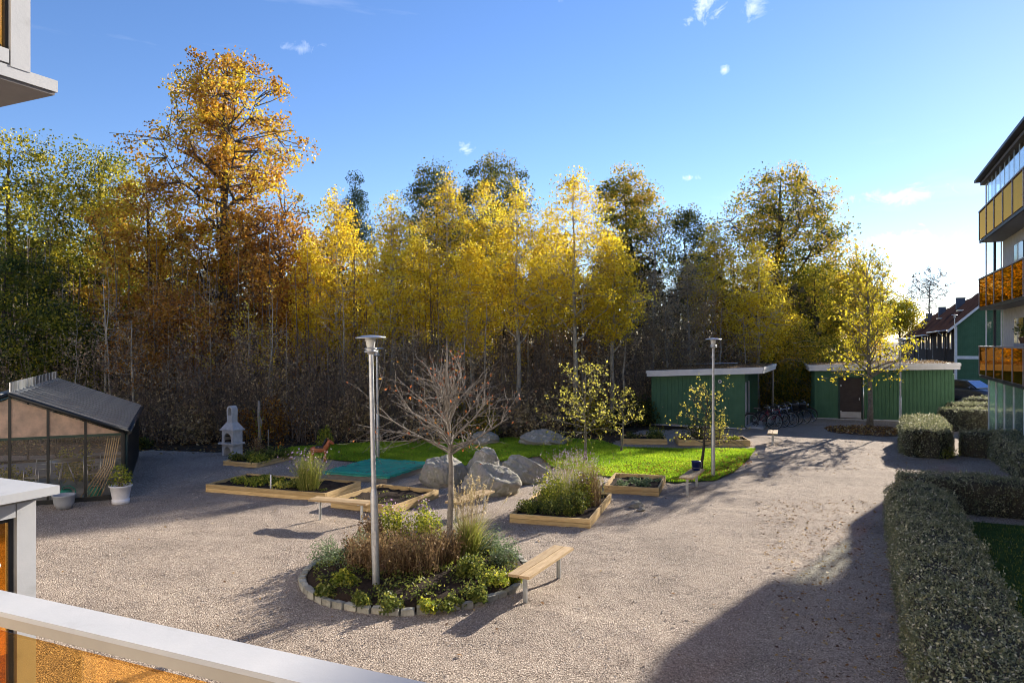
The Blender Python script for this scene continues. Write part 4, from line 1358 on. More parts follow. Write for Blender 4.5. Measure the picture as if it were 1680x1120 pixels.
def tree(name, label, loc, H, z0, Rc, shape, nclump, per, leaf, mat, bark, rt, cat='tree', group=None, sig=0.30, limbs=14, ragged=0.25, twig=0.012, lean=0.0, inner=0.55, tbias=0.0, tvar=.25, ntop=1.0, bare=0):
    t = thing(name, label, cat, loc, 0, group)
    z0 = max(z0, 0.1)
    # trunk
    k = 9
    zs = np.linspace(-0.15, H * 0.96, k)
    wx = np.cumsum(RNG.normal(size=k)) * H * 0.006
    wy = np.cumsum(RNG.normal(size=k)) * H * 0.006
    wx -= wx[0]; wy -= wy[0]
    wx += lean * zs
    TP = np.column_stack([wx, wy, zs])
    rad = rt * (1 - np.linspace(0, 1, k)) ** 0.8 + rt * 0.06
    rad[0] *= 1.35
    MB().tube([tuple(p) for p in TP], list(rad), 9 if rt > .1 else 7).build('trunk', bark, t)
    def trunk_at(z):
        return np.column_stack([np.interp(z, zs, wx), np.interp(z, zs, wy), z])
    ch = H - z0
    # limbs
    nl = limbs
    f = (np.arange(nl) + RNG.uniform(0, 1, nl)) / nl
    zstart = z0 * 0.82 + f * (H * 0.93 - z0 * 0.82)
    ang = np.arange(nl) * 2.4 + RNG.normal(size=nl) * 0.4
    ztip = np.minimum(zstart + ch * RNG.uniform(0.08, 0.3, nl) * (1 - f * .5), H * 0.98)
    rr = env(shape, (ztip - z0) / ch) * Rc * RNG.uniform(0.72, 1.0, nl)
    S0 = trunk_at(zstart)
    E = trunk_at(ztip) * np.array([1, 1, 0]) + np.column_stack([np.cos(ang) * rr, np.sin(ang) * rr, ztip])
    seg = 6
    u = np.linspace(0, 1, seg)[None, :, None]
    Lp = S0[:, None] * (1 - u) + E[:, None] * u
    Lp += RNG.normal(size=Lp.shape) * (Rc * 0.045) * np.sin(np.pi * np.clip(u * .8, 0, 1))
    Lp[:, :, 2] += (-0.10 * ch * .3 * np.sin(np.pi * u[..., 0]))
    rl = np.interp(zstart, zs, rad)[:, None] * 0.55 * (1 - u[..., 0] * 0.85)
    A = [stick_arrays(Lp[:, i], Lp[:, i + 1], rl[:, i], rl[:, i + 1], 5) for i in range(seg - 1)]
    # clumps
    m = nclump
    tt = RNG.uniform(0, 1, m * 3)
    w = env(shape, tt) ** 1.4 + 0.05
    tt = tt[RNG.uniform(0, w.max(), m * 3) < w][:m]
    m = len(tt)
    # uneven outline: a few lobes
    aa = RNG.uniform(0, 2 * np.pi, m)
    lobe = 1 + 1.25 * ragged * (np.sin(aa * 3 + tt * 9 + loc[0]) * .6 + np.sin(aa * 5 - tt * 13 + loc[1]) * .5)
    rr = env(shape, tt) * Rc * lobe * RNG.uniform(0, 1, m) ** (1 - inner)
    zc = z0 + tt * ch
    C = trunk_at(zc) * np.array([1, 1, 0]) + np.column_stack([np.cos(aa) * rr, np.sin(aa) * rr, zc + RNG.normal(size=m) * .1])
    nodes = np.concatenate([Lp[:, 2:].reshape(-1, 3), trunk_at(np.linspace(z0, H * .95, 12))])
    d2 = ((C[:, None] - nodes[None]) ** 2).sum(2) + np.maximum(nodes[None, :, 2] - C[:, None, 2], 0) ** 2 * 3
    nb = nodes[np.argmin(d2, 1)]
    mid = (nb + C) / 2 + RNG.normal(size=C.shape) * 0.10 * Rc * .35
    A.append(stick_arrays(nb, mid, twig, twig * .7, 3))
    A.append(stick_arrays(mid, C, twig * .7, twig * .35, 3))
    if bare:
        kk = RNG.integers(0, m, bare)
        Q0 = mid[kk] * .5 + C[kk] * .5
        Q1 = Q0 + (C[kk] - nb[kk]) * RNG.uniform(.2, .6, (bare, 1)) + RNG.normal(size=(bare, 3)) * Rc * .10 + np.array([0, 0, .06 * Rc])
        A.append(stick_arrays(Q0, Q1, twig * .45, twig * .2, 3))
    off = 0
    VV, FF = [], []
    for v_, f_ in A:
        VV.append(v_); FF.append(f_ + off); off += len(v_)
    np_mesh('branches', np.concatenate(VV), np.concatenate(FF), bark, t, kind='stuff', smooth=True)
    # leaves
    if per:
        keep = RNG.uniform(0, 1, m) < 0.93
        Cc = C[keep]
        cnt = np.maximum(RNG.poisson(per * 1.5 if per > 15 else per, len(Cc)), 1)
        idx_ = np.repeat(np.arange(len(Cc)), cnt)
        sg = sig * RNG.uniform(.45, 1.2, len(Cc))
        G3 = RNG.normal(size=(len(idx_), 3))
        gl = np.linalg.norm(G3, axis=1, keepdims=True)
        G3 *= np.minimum(gl, 1.9) / gl
        P = Cc[idx_] + G3 * (sg[idx_][:, None] * np.array([1, 1, .75]))
        tc_ = np.clip(0.5 + tbias + RNG.normal(size=len(Cc)) * tvar, 0, 1)
        tint = np.clip(tc_[idx_] + RNG.normal(size=len(idx_)) * .16, 0, 1)
        P = P[P[:, 2] > 0.05] if z0 < 1 else P
        leaves('crown', P, leaf * .8 if per > 15 else leaf, mat, t, tint=tint[:len(P)], aspect=.7)
    return t


def fan_tree(name, label, loc, H, z0, reach, bark, rt, limbs, subs, twigs, leaf_n, leaf, mat, spread=(35, 75), cat='tree', tbias=0.0, lift=.35, lean=0.0, ztop=.88):
    """Open-branched tree: trunk, limbs, side branches and twigs, leaves sitting on the twigs."""
    t = thing(name, label, cat, loc, 0)
    k = 8
    zs = np.linspace(-.1, H * .97, k)
    w = np.cumsum(RNG.normal(size=(k, 2)) * H * .006, 0)
    w -= w[0]
    w[:, 0] += lean * zs
    TP = np.column_stack([w, zs])
    rad = rt * (1 - np.linspace(0, 1, k)) ** .9 + rt * .05
    rad[0] *= 1.3
    MB().tube([tuple(p) for p in TP], list(rad), 9).build('trunk', bark, t)
    segs, tips = [], []

    def path(p, d, L, r, n, wob, lift_):
        pts = [p]
        for i_ in range(n):
            d = d + RNG.normal(size=3) * wob + np.array([0, 0, lift_ / n])
            d = d / np.linalg.norm(d)
            q_ = pts[-1] + d * L / n
            segs.append((pts[-1], q_, r * (1 - .8 * i_ / n), r * (1 - .8 * (i_ + 1) / n)))
            pts.append(q_)
        return pts, d

    def side(d, ang):
        v = RNG.normal(size=3)
        v -= d * v.dot(d)
        v /= np.linalg.norm(v)
        return d * math.cos(ang) + v * math.sin(ang)

    for a_ in range(limbs):
        f = (a_ + RNG.uniform(0, 1)) / limbs
        z = z0 + f ** 1.3 * (H * ztop - z0)
        p = np.array([np.interp(z, zs, TP[:, 0]), np.interp(z, zs, TP[:, 1]), z])
        th = R(spread[1] + (spread[0] - spread[1]) * f + RNG.normal() * 7)
        az = a_ * 2.4 + RNG.normal() * .3
        d = np.array([math.cos(az) * math.sin(th), math.sin(az) * math.sin(th), math.cos(th)])
        L = reach * (1 - .42 * f) * RNG.uniform(.75, 1.15)
        pts, dd = path(p, d, L, rt * .36 * (1 - .5 * f), 6, .10, lift * .5)
        tips.append(pts[-1])
        for b_ in range(subs):
            u_i = RNG.integers(1, 6)
            base_ = pts[u_i]
            dl = pts[u_i + 1] - pts[u_i]
            dl = dl / np.linalg.norm(dl)
            p2, d2 = path(base_, side(dl, R(RNG.uniform(28, 58))), L * RNG.uniform(.28, .55), rt * .13, 4, .16, lift)
            tips.append(p2[-1])
            for c_ in range(twigs):
                u2 = RNG.integers(1, 5)
                p3, d3 = path(p2[u2], side(d2, R(RNG.uniform(25, 65))), L * RNG.uniform(.08, .2), rt * .06, 2, .2, lift * .5)
                tips += [p3[-1], p3[1]]
    S_ = segs
    V_, F_ = stick_arrays(np.array([a[0] for a in S_]), np.array([a[1] for a in S_]), np.maximum([a[2] for a in S_], .0022), np.maximum([a[3] for a in S_], .0016), 5)
    np_mesh('branches', V_, F_, bark, t, kind='stuff', smooth=True)
    tips = np.array(tips)
    kk = RNG.integers(0, len(tips), leaf_n)
    leaves('crown', tips[kk] + RNG.normal(size=(leaf_n, 3)) * leaf * .45, leaf, mat, t, tint=np.clip(RNG.normal(size=leaf_n) * .25 + .5 + tbias, 0, 1), aspect=.6, kind='stuff')
    return t


GRP = 'trees along the forest edge'


def ftree(name, label, px, top, depth, cb, hw, shape, nclump, per, leaf, mat, bark, rt, **kw):
    p = D(px, depth)
    kw.setdefault('group', GRP)
    return tree(name, label, p, HT(top, depth), HT(cb, depth), hw * depth / FPX, shape, nclump, per, leaf, mat, bark, rt, **kw)


# left
ftree('oak_tree', 'large yellow green oak at the far left of forest', 30, 222, 38, 540, 130, 'round', 520, 36, .18, 'leaf_green', 'bark_dark', .26, sig=.42, tbias=.22)
ftree('oak_tree', 'yellow green oak directly left of the orange oaks', 165, 238, 40, 540, 88, 'round', 420, 36, .18, 'leaf_green', 'bark_dark', .24, sig=.42, tbias=.24)
ftree('oak_tree', 'tallest orange oak rising above all other trees', 378, 98, 37, 480, 108, 'vase', 410, 40, .19, 'leaf_orange', 'bark_dark', .38, sig=.40, limbs=26, ragged=.5, tbias=.1, twig=.035)
ftree('oak_tree', 'lower orange and olive oak left of the tallest oak', 245, 282, 35, 590, 92, 'round', 400, 36, .17, 'leaf_orange', 'bark_dark', .2, sig=.36, tbias=.12)
ftree('oak_tree', 'russet oak crown right below the tallest oak', 455, 335, 35, 590, 80, 'round', 330, 38, .17, 'leaf_russet', 'bark_dark', .2, sig=.4, tbias=.15)
ftree('maple_tree', 'dense dark green tree filling the left picture edge', 15, 410, 31, 690, 110, 'round', 330, 56, .15, 'leaf_green', 'bark_dark', .15, sig=.36, tbias=-.1)
ftree('maple_tree', 'low green and yellow tree behind the greenhouse', 100, 500, 30, 700, 75, 'round', 260, 56, .14, 'leaf_green', 'bark_dark', .1, sig=.32, tbias=-.05)
ftree('maple_tree', 'low russet tree between greenhouse and barbecue', 300, 470, 31.5, 640, 90, 'round', 260, 40, .13, 'leaf_russet', 'bark_aspen', .08, sig=.34)
# aspens
ASP = [(560, 310, 33, 570, 50, 'yellow aspen right of the tall orange oak'), (648, 322, 32, 560, 46, 'slim yellow aspen above the front lamp post'),
       (735, 280, 34, 540, 56, 'tall yellow aspen in front of the left dark oak'), (800, 290, 36, 530, 50, 'yellow aspen between the two dark oaks'),
       (852, 300, 31, 545, 56, 'broad bright yellow aspen near the picture centre'), (947, 276, 32, 540, 74, 'tall loose golden aspen right of picture centre'),
       (1005, 385, 34, 560, 44, 'short yellow aspen beside the brown crowned oak'), (1182, 362, 42, 570, 50, 'yellow aspen left of the big green and orange oak'),
       (1243, 398, 40, 590, 48, 'yellow aspen in front of the big green and orange oak'), (510, 385, 34, 600, 40, 'dull yellow aspen under the russet oak'),
       (692, 360, 37, 560, 44, 'half hidden yellow aspen between the slim and the tall one'), (900, 345, 37, 560, 46, 'half hidden yellow aspen between broad and golden aspens'),
       (600, 400, 35, 590, 42, 'short dull aspen between the two left aspens'), (775, 400, 31, 580, 44, 'short yellow aspen in front of the middle aspens'),
       (1290, 470, 42, 640, 42, 'low yellow aspen at the right foot of the big oak')]
for px, top, dp, cb, hw, lb in ASP:
    ftree('aspen_tree', lb, px, top, dp, cb, hw, 'aspen', 380, 20, .12, 'leaf_aspen', 'bark_aspen', .12, sig=.25, limbs=18, ragged=.3, inner=.5, tbias=random.uniform(-.05, .28), tvar=random.uniform(.15, .3))
ftree('aspen_tree', 'thin brownish aspen losing its leaves left of sheds', 1125, 425, 40, 600, 48, 'aspen', 260, 22, .11, 'leaf_brown', 'bark_aspen', .08, sig=.3, limbs=16)
ftree('aspen_tree', 'sparse brownish aspen between dark tree and golden aspen', 1065, 440, 38, 620, 45, 'aspen', 240, 22, .11, 'leaf_brown', 'bark_aspen', .08, sig=.3, limbs=16)
# behind
ftree('pine_tree', 'dark conifer top poking out left of the dark oaks', 578, 286, 60, 420, 34, 'cone', 150, 60, .16, 'leaf_conifer', 'bark_dark', .2, sig=.4)
ftree('oak_tree', 'dark green oak behind the aspens, left one of two', 705, 266, 50, 470, 54, 'round', 260, 52, .17, 'leaf_darkgreen', 'bark_dark', .2, sig=.42)
ftree('oak_tree', 'dark green oak behind the aspens, right one of two', 795, 256, 50, 470, 64, 'round', 300, 52, .17, 'leaf_darkgreen', 'bark_dark', .2, sig=.42)
ftree('oak_tree', 'brown and orange domed oak right of the golden aspen', 1025, 278, 47, 500, 62, 'round', 360, 46, .17, 'leaf_oakmix', 'bark_dark', .2, sig=.36, limbs=22, twig=.025, tbias=.05)
ftree('oak_tree', 'small dark oak between domed oak and big oak', 1128, 340, 50, 500, 42, 'round', 170, 46, .16, 'leaf_darkgreen', 'bark_dark', .15, sig=.38)
ftree('oak_tree', 'big green and orange oak behind the sheds', 1272, 274, 52, 590, 108, 'round', 820, 36, .20, 'leaf_oakmix', 'bark_dark', .34, sig=.46, limbs=24, twig=.03, ragged=.25)
ftree('ash_tree', 'yellow green tree between big oak and the yard tree', 1335, 430, 47, 620, 58, 'round', 260, 46, .15, 'leaf_green', 'bark_dark', .16, sig=.4, tbias=.25)
ftree('ash_tree', 'narrow olive tree behind the yard tree', 1405, 418, 46, 600, 42, 'aspen', 230, 40, .15, 'leaf_oakmix', 'bark_dark', .12, sig=.36, tbias=.1)
ftree('hazel_bush', 'yellow brown bush in the gap between the two sheds', 1300, 540, 41, 690, 58, 'round', 300, 44, .13, 'leaf_oakmix', 'bark_aspen', .07, sig=.36, tbias=.05)
ftree('hazel_bush', 'olive bush behind the left part of the storage shed', 1365, 560, 45, 700, 60, 'round', 260, 44, .13, 'leaf_green', 'bark_aspen', .07, sig=.36, tbias=.2)
ftree('birch_tree', 'bare distant birch above the row house roofs', 1528, 440, 105, 510, 34, 'vase', 130, 3, .14, 'leaf_brown', 'twig_grey', .18, limbs=20, twig=.05, bare=400, group='distant trees behind the houses')
ftree('birch_tree', 'thin bare distant birch left of the chimneys', 1497, 455, 110, 520, 10, 'aspen', 60, 2, .14, 'leaf_brown', 'twig_grey', .12, limbs=14, twig=.04, bare=100, group='distant trees behind the houses')
ftree('linden_tree', 'distant yellow green tree at the end of the row houses', 1478, 492, 95, 545, 26, 'round', 120, 40, .3, 'leaf_lime', 'bark_dark', .2, sig=.6, group='distant trees behind the houses')
ftree('birch_tree', 'wispy distant birch right behind the yard tree', 1445, 450, 80, 560, 16, 'aspen', 90, 18, .2, 'leaf_oakmix', 'twig_grey', .12, sig=.4, limbs=14, bare=150, group='distant trees behind the houses')

ftree('oak_tree', 'distant olive oak over the storage shed, added for balcony reflections', 1331, 430, 68, 570, 44, 'round', 240, 30, .24, 'leaf_oakmix', 'bark_dark', .25, sig=.55, tbias=.1)  # this oak and the next two are added for the balcony panes to mirror
ftree('oak_tree', 'distant golden tree behind the yard tree, added for balcony reflections', 1372, 425, 74, 570, 40, 'round', 240, 30, .24, 'leaf_oakmix', 'bark_dark', .25, sig=.55, tbias=.25)
ftree('oak_tree', 'distant yellowish tree left of row houses, added for balcony reflections', 1418, 452, 80, 570, 34, 'round', 220, 30, .24, 'leaf_oakmix', 'bark_dark', .25, sig=.55, tbias=.2)
# yard trees
p = G(1427, 701)
fan_tree('linden_tree', 'slender yard tree with yellow leaves before the storage shed', p, HT(425, p.y), 2.2, 2.25, 'bark_yard', .12, 36, 8, 4, 3300, .135, 'leaf_lime', (22, 68), lift=.28)
p = Vector((-1.06, 12.55, .16))
fan_tree('cherry_tree', 'nearly bare small tree with few orange leaves in round bed', p, 3.95, 1.8, 1.62, 'bark_pale', .062, 28, 7, 3, 240, .055, 'leaf_russet_bits', (16, 74), lift=.12, ztop=.68)
p = G(960, 757)
fan_tree('apple_tree', 'young apple tree with pale yellow leaves on the lawn', p, HT(615, p.y), .85, 1.55, 'bark_yard', .055, 20, 6, 3, 1150, .08, 'leaf_apple', (35, 82), lift=.2)
p = G(1019, 742)
fan_tree('apple_tree', 'smaller thin apple tree right behind the young apple tree', p, HT(642, p.y), .9, .85, 'bark_yard', .04, 12, 5, 3, 380, .075, 'leaf_apple', (32, 80), lift=.2)
p = G(1151, 772)
fan_tree('apple_tree', 'crooked small apple tree beside the lamp at lawn edge', p, HT(640, p.y), .75, 1.25, 'bark_dark', .05, 16, 6, 3, 520, .07, 'leaf_apple', (35, 84), lift=.2, lean=.09)

# saplings with pale stems among the undergrowth
sap_lab = 'thin pale sapling among the dark undergrowth at the forest edge'
for k in range(46):
    px = 110 + (k * 1190 / 45) + random.uniform(-14, 14)
    dp = np.interp(px, [100, 300, 800, 1050, 1310], [28, 28.5, 29.5, 34, 41]) + random.uniform(0, 4)
    p = D(px, dp)
    H_ = random.uniform(4.2, 7.2)
    where = 'behind the greenhouse roof' if px < 230 else 'left of the barbecue' if px < 360 else 'behind the barbecue and post' if px < 480 else 'above the sandbox lawn' if px < 620 else 'behind the bare yard tree' if px < 860 else 'behind the apple trees' if px < 1060 else 'behind the garden shed'
    sap_lab = 'thin pale sapling in the dark undergrowth ' + where
    tree('sapling', sap_lab, p, H_, H_ * .42, random.uniform(.5, .95), 'aspen', 46, random.choice([6, 9, 14]), .085, random.choice(['leaf_brown', 'leaf_brown', 'leaf_aspen', 'leaf_russet']), 'bark_aspen', random.uniform(.03, .075),
         cat='sapling', group='thin saplings in front of the forest', sig=.2, limbs=10, twig=.007, bare=60)

# undergrowth and the wood behind, each a single mass
def band(px0, px1, n, dmin, dmax):
    px = RNG.uniform(px0, px1, n)
    dp = np.interp(px, [-200, 300, 800, 1050, 1320], [28.0, 28.0, 29, 34.5, 42]) + RNG.uniform(0, 1, n) ** 1.3 * (dmax - dmin) + dmin
    return np.column_stack([(px - 840) * dp / FPX, dp])


n = 5000
B0 = np.column_stack([band(-120, 1330, n, 0, 8), np.zeros(n) - .03])
B1 = B0 + np.column_stack([RNG.normal(size=n) * .7, RNG.normal(size=n) * .6, RNG.uniform(.6, 4.6, n)])
k = RNG.integers(0, n, 22000)
f = RNG.uniform(.25, 1, (22000, 1))
T0 = B0[k] * (1 - f) + B1[k] * f
T1 = T0 + RNG.normal(size=(22000, 3)) * np.array([.45, .45, .3]) + np.array([0, 0, .25])
v1, f1 = stick_arrays(B0, B1, .012, .004, 3)
v2, f2 = stick_arrays(T0, T1, .005, .002, 3)
o = np_mesh('undergrowth', np.concatenate([v1, v2]), np.concatenate([f1, f2 + len(v1)]), 'twig_brown', None, None, 'stuff', True)
tag(o, 'tangled brown undergrowth twigs below the forest trees', 'undergrowth')
k = RNG.integers(0, 22000, 150000)
f = RNG.uniform(0, 1.1, (150000, 1))
P = T0[k] * (1 - f) + T1[k] * f + RNG.normal(size=(150000, 3)) * .12
P = P[P[:, 2] > .02]
o = leaves('undergrowth_leaves', P, .085, 'leaf_brown', kind='stuff', tint=np.clip(RNG.normal(size=len(P)) * .2 + .40 + .2 * vnoise(P[:, 0], P[:, 1] + P[:, 2], .7, 3), 0, 1))
tag(o, 'withered brown leaves clinging to the undergrowth', 'undergrowth')
# shrubs at the very edge on the left (green)
for px, dp, r_, h_, m_, lb in ((150, 28.5, 1.5, 2.6, 'leaf_darkgreen', 'dark green shrub right behind the greenhouse roof'), (60, 27.5, 1.6, 3.0, 'leaf_darkgreen', 'dark green shrub behind the left half of greenhouse'),
                               (235, 26.8, .35, .5, 'leaf_darkgreen', 'small dark shrub at the rear corner of the greenhouse'), (530, 27.2, .35, .8, 'leaf_yellowgreen', 'small bright green bush at the edge of the woods'),
                               (690, 28.0, .9, 1.1, 'leaf_brown', 'brown leaved bush behind the lawn'), (330, 28.6, 1.3, 1.9, 'leaf_brown', 'brown bush left behind the barbecue'),
                               (455, 28.8, 1.4, 2.2, 'leaf_russet', 'rust tinted bush behind the wooden post'), (590, 29.0, 1.3, 2.4, 'leaf_brown', 'tan bush behind the far lawn lamp'),
                               (770, 29.4, 1.2, 1.7, 'leaf_oakmix', 'olive bush behind the hidden dark boulder'), (880, 29.6, 1.4, 2.0, 'leaf_brown', 'dry brown bush behind the broad boulder'),
                               (980, 31.5, 1.4, 2.2, 'leaf_oakmix', 'yellow brown bush behind the young apple tree'), (1042, 33.8, 1.1, 1.6, 'leaf_darkgreen', 'dark bush at the left wall of the garden shed'),
                               (1180, 40.5, 1.8, 4.2, 'leaf_oakmix', 'tall olive bush behind the garden shed roof'), (1265, 40.0, 1.5, 3.4, 'leaf_oakmix', 'golden brown bush behind the parked bicycles')):
    herb('edge_shrub', lb, D(px, dp), r_, h_, 2600 if r_ > 1 else 600, .11, m_, cat='shrub', up=.3)
n = 65000
px = RNG.uniform(-150, 1345, n)
dp = RNG.uniform(44, 62, n)
hmax = np.interp(px, [-150, 200, 500, 900, 1150, 1345], [9.5, 10, 9.5, 9.5, 8.5, 6.5]) * (1 + .12 * np.sin(px * .05) + .08 * np.sin(px * .13))
P = np.column_stack([(px - 840) * dp / FPX, dp, RNG.uniform(0, 1, n) ** .8 * hmax])
o = leaves('far_woods', P, .42, 'far_wood', kind='stuff')
tag(o, 'dark mass of the wood behind the front trees', 'woods')
n = 900
q = band(-120, 1330, n, 4, 18)
P0 = np.column_stack([q, np.zeros(n)])
P1 = P0 + np.column_stack([RNG.normal(size=n) * .3, RNG.normal(size=n) * .3, RNG.uniform(4, 9, n)])
o = sticks('far_stems', P0, P1, RNG.uniform(.02, .07, n), .012, 'twig_brown', None, 5, 'stuff')
tag(o, 'crowd of thin dark stems deep in the wood', 'woods')

# ------------------------------------------------------------------ boulders
def boulder(label, loc, dims, rz, seed, name='boulder', group='boulders by the lawn'):
    rs = np.random.default_rng(seed)
    n_lat, n_lon = 60, 90
    th = np.linspace(0.001, math.pi - .001, n_lat)[:, None]
    ph = np.linspace(0, 2 * math.pi, n_lon, endpoint=False)[None]
    Dn = np.stack([np.sin(th) * np.cos(ph), np.sin(th) * np.sin(ph), np.cos(th) * np.ones_like(ph)], -1).reshape(-1, 3)
    r = np.full(len(Dn), 1.15)
    for _ in range(10):                         # facets: cut by planes
        nv = rs.normal(size=3); nv[2] = abs(nv[2]) * .9; nv /= np.linalg.norm(nv)
        dd = rs.uniform(.74, .97)
        c = Dn @ nv
        r = np.where(c > .05, np.minimum(r, dd / np.maximum(c, .05)), r)
    r *= 1 + .025 * np.sin(Dn[:, 0] * 7 + seed) * np.cos(Dn[:, 1] * 6) + .02 * np.sin(Dn[:, 2] * 13 + Dn[:, 0] * 9)
    for fq, am in ((3.5, .035), (8, .022), (17, .012), (34, .007)):
        for _ in range(4):
            kv = rs.normal(size=3) * fq
            r += am * .6 * np.abs(np.sin(Dn @ kv + rs.uniform(0, 6))) - am * .35
    r += rs.normal(size=len(r)) * .003
    V = Dn * r[:, None] * np.array(dims) / 2
    V[:, 2] += dims[2] * .32
    V[:, 2] = np.maximum(V[:, 2], -.06)
    i = np.arange(n_lat * n_lon).reshape(n_lat, n_lon)
    j = np.roll(i, -1, 1)
    Fq = np.stack([i[:-1].ravel(), i[1:].ravel(), j[1:].ravel(), j[:-1].ravel()], 1)
    o = np_mesh(name, V, Fq, 'stone', smooth=True)
    o.location = loc
    o.rotation_euler = (0, 0, rz)
    return tag(o, label, 'boulder', group)


boulder('rounded grey boulder at the left of the front group', D(727, 20.0), (1.15, 1.0, 1.0), .3, 3)
boulder('tall pale boulder at the back of the front group', D(795, 20.6), (1.25, 1.0, 1.0), 1.2, 12)
boulder('large grey boulder nearest the half hidden bench', D(803, 18.9), (1.45, 1.05, .98), -.35, 8)
boulder('dark grey flat topped boulder at the right of the front group', D(856, 20.4), (1.35, 1.0, .86), .1, 21)
boulder('broad grey boulder at the wood edge behind lawn', D(890, 27.8), (1.75, 1.1, .70), 0, 31)
boulder('dark boulder half hidden behind the front group', D(795, 28.0), (1.1, .9, .6), .6, 17)
boulder('small stone at the corner of the bushy raised bed', G(1043, 832), (.36, .25, .17), .4, 5, 'stone', None)
boulder('fist sized stone beside the small raised bed', G(1052, 838), (.2, .15, .1), .9, 6, 'stone', None)

# ------------------------------------------------------------------ hedges
def hedge(label, base, dirv, L, w, h, dens=1500, leaf=.034, round_=.12, group='clipped hedges around the garden plots'):
    """base: centre of the near end; runs along dirv."""
    rz = math.atan2(dirv[1], dirv[0])
    t = thing('hedge', label, 'hedge', base, rz, group)
    nb = int(L / .12)
    X = np.linspace(0, L, nb)
    prof = []
    for a in np.linspace(0, 1, 17):            # rounded cross-section
        s_ = -1 + 2 * a
        prof.append((s_ * w / 2 * 1.0, h * (1 - abs(s_) ** 7)))
    prof = [(-w / 2, 0.0), (-w / 2 * 1.02, h * .4), (-w / 2 * .99, h * .75), (-w / 2 * .92, h * .90), (-w / 2 * .72, h * .98), (0, h), (w / 2 * .72, h * .98), (w / 2 * .92, h * .90), (w / 2 * .99, h * .75), (w / 2 * 1.02, h * .4), (w / 2, 0.0)]
    pr = np.array(prof)
    V = np.empty((nb, len(pr), 3))
    sc = np.minimum(1, .55 + .45 * np.sqrt(np.clip(np.minimum(X, L - X) / .55, 0, 1)))
    V[:, :, 0] = X[:, None]
    V[:, :, 1] = pr[None, :, 0] * sc[:, None] * .94
    V[:, :, 2] = pr[None, :, 1] * (.85 + .15 * sc[:, None]) * .96
    V += RNG.normal(size=V.shape) * .012
    i = np.arange(nb * len(pr)).reshape(nb, -1)
    Fq = np.stack([i[:-1, :-1].ravel(), i[1:, :-1].ravel(), i[1:, 1:].ravel(), i[:-1, 1:].ravel()], 1)
    V2 = V.reshape(-1, 3)
    caps = [np.array([list(i[0][::-1])]), np.array([list(i[-1])])]
    core = np_mesh('core', V2, [Fq] + caps, 'hedge_core_shade', t)
    # leaves over the shell
    area = L * (2 * h + w) + 2 * w * h
    n = int(area * dens)
    per = np.cumsum(np.concatenate([[0], np.hypot(*np.diff(pr, axis=0).T)]))
    s_ = RNG.uniform(0, per[-1], n)
    y = np.interp(s_, per, pr[:, 0]); z = np.interp(s_, per, pr[:, 1])
    x = RNG.uniform(0, L, n)
    ne = int(n * .06 + 2 * w * h * dens)
    ex = RNG.integers(0, 2, ne) * L
    x = np.concatenate([x, ex]); y = np.concatenate([y, RNG.uniform(-w / 2, w / 2, ne)]); z = np.concatenate([z, RNG.uniform(0, h * .97, ne)])
    sc = np.minimum(1, .55 + .45 * np.sqrt(np.clip(np.minimum(x, L - x) / .55, 0, 1)))
    y *= sc; z *= .85 + .15 * sc
    wob = .045 * vnoise(x + base[0], y * 2 + z * 2, 1.9, 4) + .02 * vnoise(x * 3, y * 3 + z, 2.2, 1)
    P = np.column_stack([x, y * (1 + wob / w * 2), z * (1 + wob / h * .8)]) + RNG.normal(size=(len(x), 3)) * .028
    tint = np.clip(.30 + RNG.normal(size=len(P)) * .2 + .06 * vnoise(x, z, 3, 1) + .6 * (RNG.uniform(0, 1, len(P)) > .86), 0, 1)  # some leaves brightened as painted glints over a darker base
    leaves('foliage', P, leaf * 1.15, 'leaf_hedge', t, tint=tint, up=.5, aspect=.5)
    ns_ = int(area * 9)                            # stray shoots above the clipped line
    k = RNG.choice(np.nonzero(P[:, 2] > h * .8)[0], ns_)
    S1 = P[k] + np.column_stack([RNG.normal(size=(ns_, 2)) * .035, RNG.uniform(.04, .14, ns_)])
    f_ = RNG.uniform(.2, 1, (ns_ * 5, 1)); kk = np.repeat(np.arange(ns_), 5)
    leaves('shoot_leaves', P[k][kk] * (1 - f_) + S1[kk] * f_ + RNG.normal(size=(ns_ * 5, 3)) * .008, leaf, 'leaf_hedge', t, tint=RNG.uniform(.4, 1, ns_ * 5), kind='stuff')
    ntw = int(area * 40)
    k = RNG.integers(0, len(P), ntw)
    sticks('shoots', P[k] - np.array([0, 0, .04]), P[k] + RNG.normal(size=(ntw, 3)) * .03 + np.array([0, 0, .05]), .0025, .0012, 'twig_grey', t, kind='stuff')
    return t


DH = 0.78
adir = (0.43, 0.903)
bdir = (0.9075, -0.42)
left0, left1 = Vector((4.65, 8.52, 0)), Vector((8.55, 17.0, 0))
wA = 1.18
nrm = Vector((adir[1], -adir[0], 0))
baseA = left0 + nrm * (wA / 2) - Vector((*adir, 0)) * 5.5
hedge('long dark hedge running from the foreground along the gravel', baseA, adir, 14.4, wA, DH, 2300, .033)
hedge('dark hedge crossing at the far end of the foreground hedge', Vector((9.15, 17.55, 0)) + Vector((*bdir, 0)) * .1, bdir, 7.5, 1.1, DH, 1500, .036)
